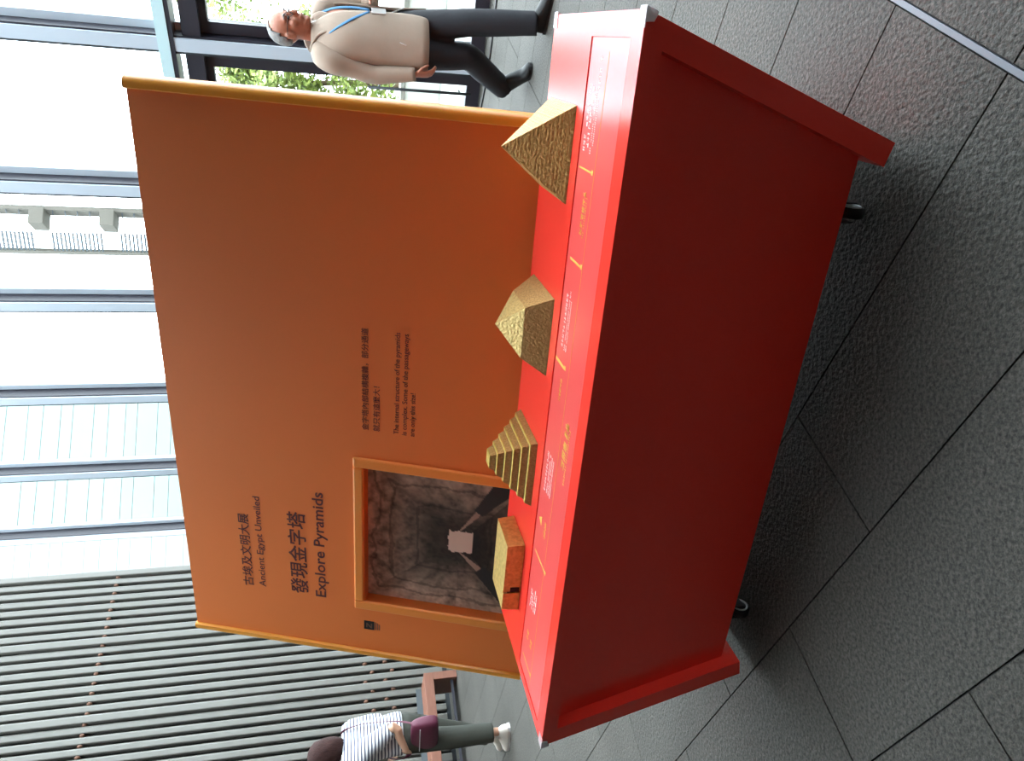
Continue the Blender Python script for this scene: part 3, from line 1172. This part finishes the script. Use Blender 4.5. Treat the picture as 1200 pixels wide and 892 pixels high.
# black cable on the floor by the door
cb = MB().tube([HN(1.6, 6.3, .008), HN(2.0, 6.25, .008), HN(2.45, 6.28, .008), HN(2.9, 6.40, .008), HN(3.5, 6.38, .008), HN(4.2, 6.42, .008)], [.008] * 6, 8, ref=(0, 0, 1), smooth=5).build('floor_cable', M['black'], None, True)
tag(cb, 'black cable lying on the floor along the glass door', 'cable')


# ---------------------------------------------------------------- people
M['skin'] = mat('skin', (158, 100, 78), .5, vary=.05, vscale=14)
M['skin2'] = mat('skin_pale', (196, 150, 124), .5)
M['lip'] = mat('lips', (150, 88, 78), .5)
M['eye'] = mat('dark_eye', (34, 28, 26), .3)
M['grey_hair'] = mat('grey_hair', (120, 118, 116), .7, vary=.2, vscale=60, bump=.5, bscale=160)
M['brown_hair'] = mat('dark_brown_hair', (52, 30, 27), .75, spec=.2, vary=.35, vscale=30, bump=.6, bscale=90, stretch=(3, 3, .6))
M['jacket'] = mat('beige_jacket', (150, 132, 117), .75, vary=.05, vscale=9, bump=.45, bscale=9)
M['shirt'] = mat('off_white_shirt', (205, 204, 202), .8, bump=.3, bscale=12)
M['navy'] = mat('navy_trousers', (17, 17, 25), .8, vary=.1, vscale=8, bump=.4, bscale=10)
M['shoe'] = mat('black_leather', (10, 10, 11), .5, spec=.3)
M['lanyard'] = mat('blue_lanyard', (62, 120, 165), .6)
M['olive'] = mat('olive_trousers', (48, 49, 41), .8, vary=.08, vscale=8, bump=.4, bscale=10)
M['sneaker'] = mat('white_sneaker', (216, 206, 196), .5)
M['bag'] = mat('maroon_bag', (84, 24, 48), .6, vary=.06, vscale=10, bump=.2, bscale=30)
M['lens'] = glass_mat('spectacle_lens', (.9, .92, .95), .7)


def stripes():
    m = mat('striped_cotton', (220, 220, 222), .8)
    nt = m.node_tree
    tc = nt.nodes.new('ShaderNodeTexCoord')
    w = nt.nodes.new('ShaderNodeTexWave')
    w.bands_direction = 'Z'
    w.inputs['Scale'].default_value = 12.0
    w.inputs['Distortion'].default_value = .6
    w.inputs['Detail'].default_value = 1
    nt.links.new(tc.outputs['Object'], w.inputs['Vector'])
    rp = nt.nodes.new('ShaderNodeValToRGB')
    rp.color_ramp.elements[0].position = .32
    rp.color_ramp.elements[0].color = (*lin((70, 72, 92)), 1)
    rp.color_ramp.elements[1].position = .5
    rp.color_ramp.elements[1].color = (*lin((222, 222, 224)), 1)
    nt.links.new(w.outputs['Fac'], rp.inputs[0])
    nt.links.new(rp.outputs[0], nt.nodes['Principled BSDF'].inputs['Base Color'])
    return m


M['stripes'] = stripes()
V = Vector


def head_shape(mb, c, yaw, pitch, sc=1.):
    """skull, jaw, nose, brow, lips and ears as one cluster; returns a mapper for details"""
    rot = (Matrix.Rotation(yaw, 3, 'Z') @ Matrix.Rotation(pitch, 3, 'Y'))

    def P(x, y, z):
        return V(c) + rot @ (V((x, y, z)) * sc)
    B = lambda p, r: mb.ball(P(*p), tuple(q * sc for q in r), rot, 20, 14)
    B((-.012, 0, .030), (.096, .077, .092))         # skull
    B((.014, 0, -.030), (.074, .064, .080))         # face
    B((.034, 0, -.086), (.046, .044, .034))         # jaw
    B((.064, 0, -.098), (.022, .026, .020))         # chin
    B((.066, .0, .028), (.026, .052, .022))         # brow
    for sg in (-1, 1):
        B((.058, sg * .036, -.026), (.028, .024, .026))   # cheek
        B((-.004, sg * .078, -.012), (.020, .010, .032))  # ear
        B((.000, sg * .084, .006), (.014, .006, .014))
    mb.tube([P(.082, 0, .014), P(.100, 0, -.018), P(.104, 0, -.034), P(.086, 0, -.044)], [(.010 * sc, .009 * sc), (.013 * sc, .012 * sc), (.012 * sc, .017 * sc), (.006 * sc, .010 * sc)], 10, ref=rot @ V((1, 0, 0)))
    B((.080, 0, -.060), (.014, .024, .009))         # lips
    B((.079, 0, -.070), (.013, .021, .008))
    return P, rot


def hand(mb, wrist, d, palm_n, thumb, sc=1., curl=.5):
    """palm and five fingers; d: finger direction, palm_n: palm normal, thumb: side the thumb leaves"""
    w, d, pn = V(wrist), V(d).normalized(), V(palm_n)
    pn = (pn - pn.dot(d) * d).normalized()
    sd = V(thumb)
    sd = (sd - sd.dot(d) * d - sd.dot(pn) * pn).normalized()
    mb.tube([w - d * .02 * sc, w + d * .03 * sc, w + d * .07 * sc, w + d * .092 * sc],
            [(.023 * sc, .017 * sc), (.033 * sc, .015 * sc), (.041 * sc, .014 * sc), (.038 * sc, .011 * sc)], 12, ref=sd)
    for i, (off, ln) in enumerate(((.031, .070), (.0105, .080), (-.0105, .074), (-.031, .058))):
        p0 = w + d * .085 * sc + sd * off * sc
        a = curl
        d1 = (d * math.cos(a * .5) + pn * math.sin(a * .5))
        d2 = (d * math.cos(a * 1.3) + pn * math.sin(a * 1.3))
        d3 = (d * math.cos(a * 1.9) + pn * math.sin(a * 1.9))
        p1 = p0 + d1 * ln * .42 * sc
        p2 = p1 + d2 * ln * .32 * sc
        p3 = p2 + d3 * ln * .28 * sc
        mb.tube([p0 - d * .012 * sc, p0, p1, p2, p3], [.0095 * sc, .0095 * sc, .0088 * sc, .008 * sc, .0058 * sc], 8, ref=sd)
    t0 = w + d * .028 * sc + sd * .024 * sc
    t1 = t0 + (d * .6 + sd * .7 + pn * .35).normalized() * .038 * sc
    t2 = t1 + (d * .9 + sd * .25 + pn * .35).normalized() * .030 * sc
    t3 = t2 + (d * .95 + pn * .3).normalized() * .022 * sc
    mb.tube([t0 - sd * .01 * sc, t0, t1, t2, t3], [.013 * sc, .0125 * sc, .0105 * sc, .0095 * sc, .007 * sc], 8, ref=pn)


def shoe(e, heel, yaw, pitch, m, L=.28, lowtop=True, sole=None):
    """heel: ground point under the heel; yaw about z; pitch lifts the heel about the toe ball"""
    ball = V((L * .70, 0, 0))
    rz = Matrix.Rotation(yaw, 3, 'Z')

    def P(x, y, z):
        p = V((x, y, z))
        if x < L * .70:
            q = p - ball
            p = ball + Matrix.Rotation(pitch, 3, 'Y') @ q
        return V(heel) + rz @ p
    mb = MB()
    secs = [(-.008, .028, .070), (.02, .038, .105), (.06, .041, .112), (.11, .042, .098), (.16, .047, .076), (L * .72, .051, .064), (L * .88, .048, .054), (L * .97, .036, .042), (L, .018, .028)]
    n = 14
    vs, fs = [], []
    for (x, w, h) in secs:
        for k in range(n):
            a = 2 * math.pi * k / n
            y = w * math.cos(a)
            z = h * .5 + h * .5 * math.sin(a)
            if math.sin(a) < -.3:
                z = max(0.012, z * .3)
                y = w * (1 if math.cos(a) > 0 else -1) * min(1, abs(math.cos(a)) * 1.6)
            vs.append(P(x, y, z))
    for i in range(len(secs) - 1):
        for k in range(n):
            fs.append((i * n + k, i * n + (k + 1) % n, (i + 1) * n + (k + 1) % n, (i + 1) * n + k))
    fs.append(tuple(range(n)))
    fs.append(tuple((len(secs) - 1) * n + k for k in range(n)))
    mb.add(vs, fs)
    up = mb.build('shoe', m, e, True, sub=1)
    ms = MB()
    prof = [(-.010, .026), (.02, .036), (.08, .038), (.14, .041), (L * .7, .049), (L * .88, .045), (L * .98, .030), (L + .004, .012)]
    vs, fs = [], []
    for (x, w) in prof:
        vs += [P(x, -w, 0), P(x, w, 0), P(x, w, .022), P(x, -w, .022)]
    for i in range(len(prof) - 1):
        a = i * 4
        for k in range(4):
            fs.append((a + k, a + (k + 1) % 4, a + 4 + (k + 1) % 4, a + 4 + k))
    fs.append((0, 1, 2, 3))
    k = (len(prof) - 1) * 4
    fs.append((k, k + 1, k + 2, k + 3))
    ms.add(vs, fs)
    ms.build('sole', sole or M['black'], up)
    return up, P


# ---- the walking man
man = empty('person', (2.16, 4.56, 0), R(-76), 'person in a beige jacket and dark trousers walking past the door', 'person')
man.scale = (.972, .972, .972)
yawH = R(16)
J = dict(pel=(0, 0, .92), ch=(.0, 0, 1.28), nk=(-.005, 0, 1.445), lh=(0, .09, .90), lk=(.145, .055, .49), la=(.235, .02, .085),
         rh=(-.01, -.09, .90), rk=(-.05, -.05, .47), ra=(-.395, -.005, .165),
         ls=(.0, .175, 1.395), le=(.0, .255, 1.12), lw=(.19, .165, 1.10),
         rs=(-.01, -.175, 1.395), re=(-.055, -.235, 1.10), rw=(-.01, -.245, .845))
b = MB()
b.tube([(-.01, 0, .86), (0, 0, .95), (0, 0, 1.08), (.01, 0, 1.22), (.0, 0, 1.34), (-.01, 0, 1.41), (-.01, 0, 1.46)],
       [(.10, .15), (.105, .155), (.10, .145), (.105, .155), (.095, .17), (.075, .13), (.055, .06)], 18, smooth=3)
b.tube([(-.012, 0, 1.42), (.0, 0, 1.50), (.012, 0, 1.56)], [.058, .054, .056], 14)
HP, HR = head_shape(b, (.025, 0, 1.607), yawH, R(3), 1.06)
for (h_, k_, a_) in (('lh', 'lk', 'la'), ('rh', 'rk', 'ra')):
    h, k, a = V(J[h_]), V(J[k_]), V(J[a_])
    b.tube([h, h.lerp(k, .5), k, k.lerp(a, .35), a], [.075, .062, .05, .05, .034], 14, smooth=2)
b.ball(V(J['la']) + V((.0, 0, -.03)), (.034, .028, .03))
b.ball(V(J['ra']) + V((.01, 0, -.03)), (.034, .028, .03))
for (s_, e_, w_) in (('ls', 'le', 'lw'), ('rs', 're', 'rw')):
    s0, e0, w0 = V(J[s_]), V(J[e_]), V(J[w_])
    b.tube([s0 + V((0, -.06 if s_ == 'ls' else .06, .01)), s0, s0.lerp(e0, .5), e0, e0.lerp(w0, .4), w0], [.05, .055, .046, .04, .038, .027], 14, smooth=2)
hand(b, J['rw'], (.12, .02, -1), (.2, 1, .1), (1, .1, .1), 1.0, .55)
hand(b, J['lw'], (.75, -.55, .25), (.1, -.5, -.85), (.3, .2, 1), 1.0, .8)
body = b.build('body', M['skin'], man, remesh=.0065, msmooth=2)
# hair: short, grey, thin on top
hb = MB()
NU, NVv = 36, 20
vs, fs, idx = [], [], {}
for j in range(NVv + 1):
    th = math.pi * .66 * j / NVv
    for i in range(NU):
        ph = 2 * math.pi * i / NU
        x, y, zz = math.sin(th) * math.cos(ph), math.sin(th) * math.sin(ph), math.cos(th)
        rr_ = 1 + .03 * noise.noise(V((x * 6, y * 6, zz * 6)))
        idx[j, i] = len(vs)
        vs.append(HP(-.013 + .0985 * x * rr_, .0795 * y * rr_, .031 + .0945 * zz * rr_))


def hair_ok(j, i):
    th = math.pi * .66 * j / NVv
    ph = 2 * math.pi * (i + .5) / NU
    x, y, zz = math.sin(th) * math.cos(ph), math.sin(th) * math.sin(ph), math.cos(th)
    return x < .12 + .25 * max(0, zz - .55) - .35 * max(0, .35 - zz) and not (abs(y) > .55 and x > -.15 and zz < -.1)


for j in range(NVv):
    for i in range(NU):
        if hair_ok(j, i):
            fs.append((idx[j, i], idx[j, (i + 1) % NU], idx[j + 1, (i + 1) % NU], idx[j + 1, i]))
hb.add(vs, fs)
ho = hb.build('hair', M['grey_hair'], man, True)
md = ho.modifiers.new('solid', 'SOLIDIFY')
md.thickness = .006
md.offset = 0
# face details
for sg in (-1, 1):
    MB().ball(HP(.081, sg * .031, .006), (.010, .013, .006), HR, 10, 8).build('eye', M['eye'], man, True)
    MB().tube([HP(.090, sg * .016, .030), HP(.091, sg * .034, .036), HP(.078, sg * .052, .030)], [.004, .005, .003], 6).build('eyebrow', M['grey_hair'], man, True)
MB().ball(HP(.090, 0, -.064), (.006, .022, .005), HR, 12, 8).build('mouth', M['lip'], man, True)
gl_ = MB()
for sg in (-1, 1):
    gl_.ring(HP(.104, sg * .033, .004), HR @ V((1, 0, 0)), .021, .0022, 20, 6)
    gl_.tube([HP(.102, sg * .055, .010), HP(.06, sg * .080, .012), HP(-.01, sg * .086, .010)], [.0022] * 3, 6)
gl_.tube([HP(.106, -.012, .006), HP(.109, 0, .009), HP(.106, .012, .006)], [.002] * 3, 6)
gl_.build('spectacles', M['shoe'], man, True)
# clothes
sh = MB()
sh.tube([(.0, 0, .84), (.005, 0, 1.0), (.012, 0, 1.2), (.006, 0, 1.36), (-.004, 0, 1.44), (-.004, 0, 1.475)], [(.118, .160), (.112, .15), (.110, .15), (.092, .135), (.068, .075), (.064, .066)], 20, smooth=3)
sh.build('shirt', M['shirt'], man, True)
jk = MB()
prof = [(.755, .140, .205, .005), (.85, .142, .200, .004), (.98, .136, .190, .002), (1.12, .134, .190, .004), (1.25, .134, .200, .004), (1.34, .122, .202, -.004), (1.40, .098, .180, -.012), (1.445, .076, .100, -.018), (1.475, .070, .078, -.02)]
NS = 34
vsO, vsI = [], []
OPEN = .17                                   # half angle of the open front
for (zz, ra_, rb_, cx_) in prof:
    op = OPEN + (.20 * max(0, (zz - 1.0) / .45)) + .25 * max(0, (.9 - zz) / .2)
    for k in range(NS + 1):
        a = .62 + op + (2 * math.pi - 2 * op) * k / NS
        f = 1 + .018 * noise.noise(V((math.cos(a) * 2.5, math.sin(a) * 2.5, zz * 6)))
        vsO.append(V((cx_ + ra_ * f * math.cos(a), rb_ * f * math.sin(a), zz)))
jk.v = [tuple(p) for p in vsO]
for i in range(len(prof) - 1):
    for k in range(NS):
        q = i * (NS + 1) + k
        jk.f.append((q, q + 1, q + NS + 2, q + NS + 1))
jo = jk.build('jacket', M['jacket'], man, True, sub=1)
md = jo.modifiers.new('solid', 'SOLIDIFY')
md.thickness = .012
md.offset = 1
for (s_, e_, w_, sg) in (('ls', 'le', 'lw', 1), ('rs', 're', 'rw', -1)):
    s0, e0, w0 = V(J[s_]), V(J[e_]), V(J[w_])
    m_ = MB()
    m_.tube([s0 + V((0, -.075 * sg, .02)), s0 + V((0, -.02 * sg, .012)), s0 + V((0, .022 * sg, -.05)), s0.lerp(e0, .55), e0, e0.lerp(w0, .3), e0.lerp(w0, .65), w0 + (w0 - e0).normalized() * .01],
            [.06, .078, .078, .066, .060, .056, .050, .042], 16, smooth=3)
    m_.build('sleeve', M['jacket'], jo, True)
m_ = MB().tube([(-.075, -.075, 1.47), (-.085, 0, 1.50), (-.075, .075, 1.47)], [(.03, .012)] * 3, 10, ref=(0, 0, 1), smooth=3)
for sg in (-1, 1):
    m_.tube([(-.075, sg * .07, 1.475), (.0, sg * .085, 1.465), (.07, sg * .062, 1.42), (.095, sg * .055, 1.37)], [(.028, .010), (.028, .010), (.03, .010), (.012, .006)], 10, ref=(0, sg * .7, .7), smooth=3)
m_.build('collar', M['jacket'], jo, True)
for sg in (-1, 1):
    MB().tube([(.118, sg * .10, .98), (.122, sg * .14, .90)], [.004, .004], 6).build('pocket_seam', M['shirt'], jo, True)
tr = MB()
tr.tube([(0, 0, 1.0), (0, 0, .93), (0, 0, .85), (0.0, 0, .80)], [(.115, .16), (.118, .168), (.115, .165), (.09, .15)], 18, smooth=2)
for (h_, k_, a_) in (('lh', 'lk', 'la'), ('rh', 'rk', 'ra')):
    h, k, a = V(J[h_]), V(J[k_]), V(J[a_])
    dn = (a - k).normalized()
    tr.tube([h + V((0, 0, .02)), h.lerp(k, .35), h.lerp(k, .75), k, k.lerp(a, .4), k.lerp(a, .8), a + dn * .02],
            [.104, .098, .088, .084, .082, .076, .074], 16, smooth=3)
tr.build('trousers', M['navy'], man, remesh=.012, msmooth=2)
shoe(man, (.185, .01, 0), R(22), 0, M['shoe'], .30)
shoe(man, (-.440, .0, .0), R(0), R(34), M['shoe'], .30)
ln = MB()
ln.tube([(-.06, -.075, 1.468), (.02, -.098, 1.455), (.108, -.075, 1.36), (.150, -.01, 1.24), (.142, .068, 1.12)], [(.009, .0025)] * 5, 8, ref=(0, 1, 0), smooth=5)
ln.tube([(-.06, .075, 1.468), (.02, .098, 1.455), (.098, .098, 1.36), (.128, .10, 1.24), (.138, .085, 1.12)], [(.009, .0025)] * 5, 8, ref=(0, 1, 0), smooth=5)
ln.build('lanyard', M['lanyard'], man, True)
MB().hexa([(.152, .055, 1.02), (.125, .115, 1.02), (.122, .113, 1.02), (.149, .053, 1.02), (.152, .055, 1.11), (.125, .115, 1.11), (.122, .113, 1.11), (.149, .053, 1.11)]).build('name_badge', M['shirt'], man)

# ---- the woman by the bench
WX, WY = -2.91, 5.955
wom = empty('person', (WX, WY, 0), R(155), 'person in a striped shirt and olive trousers bending forward, dark hair over the face', 'person')
W2 = dict(lh=(-.06, .085, .84), lk=(-.05, .10, .45), la=(-.06, .11, .085), rh=(-.05, -.085, .84), rk=(.08, -.07, .46), ra=(.18, -.04, .085),
          ls=(.0, .15, 1.27), le=(-.30, .13, .95), lw=(-.10, .20, .86), rs=(.02, -.15, 1.27), re=(.0, -.20, 1.0), rw=(.19, -.10, .95))
b = MB()
b.tube([(-.06, 0, .78), (-.06, 0, .88), (-.045, 0, 1.0), (-.02, 0, 1.10), (.005, 0, 1.21), (.02, 0, 1.28), (.035, 0, 1.33)],
       [(.095, .14), (.10, .145), (.085, .12), (.09, .13), (.085, .15), (.065, .12), (.045, .05)], 18, smooth=3)
b.tube([(.03, 0, 1.30), (.06, 0, 1.37), (.08, 0, 1.42)], [.046, .043, .046], 12)
WP, WR = head_shape(b, (.085, 0, 1.468), R(8), R(30), .98)
for (h_, k_, a_) in (('lh', 'lk', 'la'), ('rh', 'rk', 'ra')):
    h, k, a = V(W2[h_]), V(W2[k_]), V(W2[a_])
    b.tube([h, h.lerp(k, .5), k, k.lerp(a, .35), a], [.07, .058, .046, .045, .032], 14, smooth=2)
    b.ball(a + V((0, 0, -.03)), (.03, .026, .03))
for (s_, e_, w_) in (('ls', 'le', 'lw'), ('rs', 're', 'rw')):
    s0, e0, w0 = V(W2[s_]), V(W2[e_]), V(W2[w_])
    sg = 1 if s_ == 'ls' else -1
    b.tube([s0 + V((0, -.05 * sg, .01)), s0, s0.lerp(e0, .5), e0, e0.lerp(w0, .4), w0], [.045, .047, .04, .036, .034, .024], 14, smooth=2)
hand(b, W2['rw'], (.8, .4, -.2), (-.2, 1, .2), (.2, .2, 1), .92, 1.0)
hand(b, W2['lw'], (.85, -.4, -.2), (.1, -.9, -.2), (.2, -.3, 1), .92, .9)
b.build('body', M['skin2'], wom, remesh=.0065, msmooth=2)
hb = MB()
NU, NVv = 36, 24
vs, fs, idx = [], [], {}
for j in range(NVv + 1):
    th = math.pi * .94 * j / NVv
    for i in range(NU):
        ph = 2 * math.pi * i / NU
        x, y, zz = math.sin(th) * math.cos(ph), math.sin(th) * math.sin(ph), math.cos(th)
        rr_ = 1 + .07 * noise.noise(V((x * 5, y * 5, zz * 2.5))) + .03 * math.sin(ph * 17)
        zl = .118 * zz if zz > 0 else .20 * zz
        idx[j, i] = len(vs)
        vs.append(WP(-.018 + .122 * x * rr_ * (1 if zz > -.2 else 1.0), .106 * y * rr_, .030 + zl))
for j in range(NVv):
    for i in range(NU):
        th = math.pi * .94 * j / NVv
        ph = 2 * math.pi * (i + .5) / NU
        x, y, zz = math.sin(th) * math.cos(ph), math.sin(th) * math.sin(ph), math.cos(th)
        if not (x > .62 and zz < .35 and abs(y) < .5):
            fs.append((idx[j, i], idx[j, (i + 1) % NU], idx[j + 1, (i + 1) % NU], idx[j + 1, i]))
hb.add(vs, fs)
ho = hb.build('hair', M['brown_hair'], wom, True)
md = ho.modifiers.new('solid', 'SOLIDIFY')
md.thickness = .012
md.offset = 0
for sg in (-1, 1):
    MB().ball(WP(.081, sg * .031, .006), (.010, .013, .005), WR, 10, 8).build('eye', M['eye'], wom, True)
MB().ball(WP(.090, 0, -.064), (.006, .020, .005), WR, 12, 8).build('mouth', M['lip'], wom, True)
m_ = MB()
m_.tube([(-.06, 0, .87), (-.058, 0, .92), (-.045, 0, 1.0), (-.02, 0, 1.11), (.005, 0, 1.21), (.018, 0, 1.275), (.035, 0, 1.325), (.045, 0, 1.345)],
        [(.138, .178), (.140, .18), (.134, .172), (.132, .175), (.122, .18), (.098, .15), (.062, .07), (.052, .056)], 20, smooth=3)
for (s_, e_, w_, sg) in (('ls', 'le', 'lw', 1), ('rs', 're', 'rw', -1)):
    s0, e0, w0 = V(W2[s_]), V(W2[e_]), V(W2[w_])
    m_.tube([s0 + V((0, -.07 * sg, .02)), s0 + V((0, .0 * sg, .015)), s0 + V((.01, .02 * sg, -.04)), s0.lerp(e0, .35), s0.lerp(e0, .6), s0.lerp(e0, .8), s0.lerp(e0, .93)],
            [.06, .080, .086, .084, .078, .066, .056], 16, smooth=3)
m_.build('striped_shirt', M['stripes'], wom, remesh=.011, msmooth=3)
m_ = MB()
m_.tube([(-.045, 0, .97), (-.055, 0, .90), (-.06, 0, .82), (-.055, 0, .74)], [(.10, .145), (.115, .16), (.118, .162), (.085, .14)], 18, smooth=2)
for (h_, k_, a_) in (('lh', 'lk', 'la'), ('rh', 'rk', 'ra')):
    h, k, a = V(W2[h_]), V(W2[k_]), V(W2[a_])
    m_.tube([h + V((0, 0, .02)), h.lerp(k, .4), h.lerp(k, .8), k, k.lerp(a, .4), k.lerp(a, .85)], [.098, .094, .088, .086, .082, .078], 16, smooth=3)
m_.build('trousers', M['olive'], wom, remesh=.012, msmooth=2)
for nm, yw in (('la', 4), ('ra', -8)):
    a = V(W2[nm])
    up, SP_ = shoe(wom, (a.x - .05, a.y, 0), R(yw), 0, M['sneaker'], .25, sole=M['shirt'])
    lc = MB()
    for q in range(4):
        lc.tube([SP_(.10 + q * .02, -.022, .080 - q * .008), SP_(.11 + q * .02, 0, .088 - q * .009), SP_(.10 + q * .02, .022, .080 - q * .008)], [.003] * 3, 6)
    lc.ring(SP_(.10, .012, .098), (1, .5, .2), .014, .002, 12, 5)
    lc.build('laces', M['sneaker'], up, True)

bag = empty('shoulder_bag', (WX + .105, WY - .19, .60), R(155), 'maroon shoulder bag hanging at the hip of the person in stripes', 'bag')
m_ = MB()
prof = [(0, .145, .045), (.02, .16, .058), (.09, .165, .062), (.16, .155, .056), (.205, .14, .04), (.22, .13, .03)]
vs, fs = [], []
n = 20
for (zz, a_, c_) in prof:
    for k in range(n):
        q = 2 * math.pi * k / n
        ca, sa = math.cos(q), math.sin(q)
        vs.append((a_ * math.copysign(abs(ca) ** .45, ca), c_ * math.copysign(abs(sa) ** .6, sa), zz))
for i in range(len(prof) - 1):
    for k in range(n):
        fs.append((i * n + k, i * n + (k + 1) % n, (i + 1) * n + (k + 1) % n, (i + 1) * n + k))
fs += [tuple(range(n)), tuple((len(prof) - 1) * n + k for k in range(n))]
m_.add(vs, fs).build('bag_body', M['bag'], bag, True, sub=1)
MB().box(-.12, .12, .058, .064, .150, .156).build('zip', M['chrome'], bag)
strap = [(-.30, .13, .79), (-.27, .06, .92), (-.215, 0, 1.06), (-.14, -.06, 1.22), (-.02, -.11, 1.35), (.085, -.09, 1.27), (.125, -.02, 1.12), (.10, .10, .96), (.0, .185, .86), (-.05, .14, .79)]
MB().tube([(p[0] + .175, p[1] - .128, p[2] - .60) for p in strap], [(.014, .003)] * len(strap), 8, ref=(0, 0, 1), smooth=5).build('strap', M['bag'], bag, True)
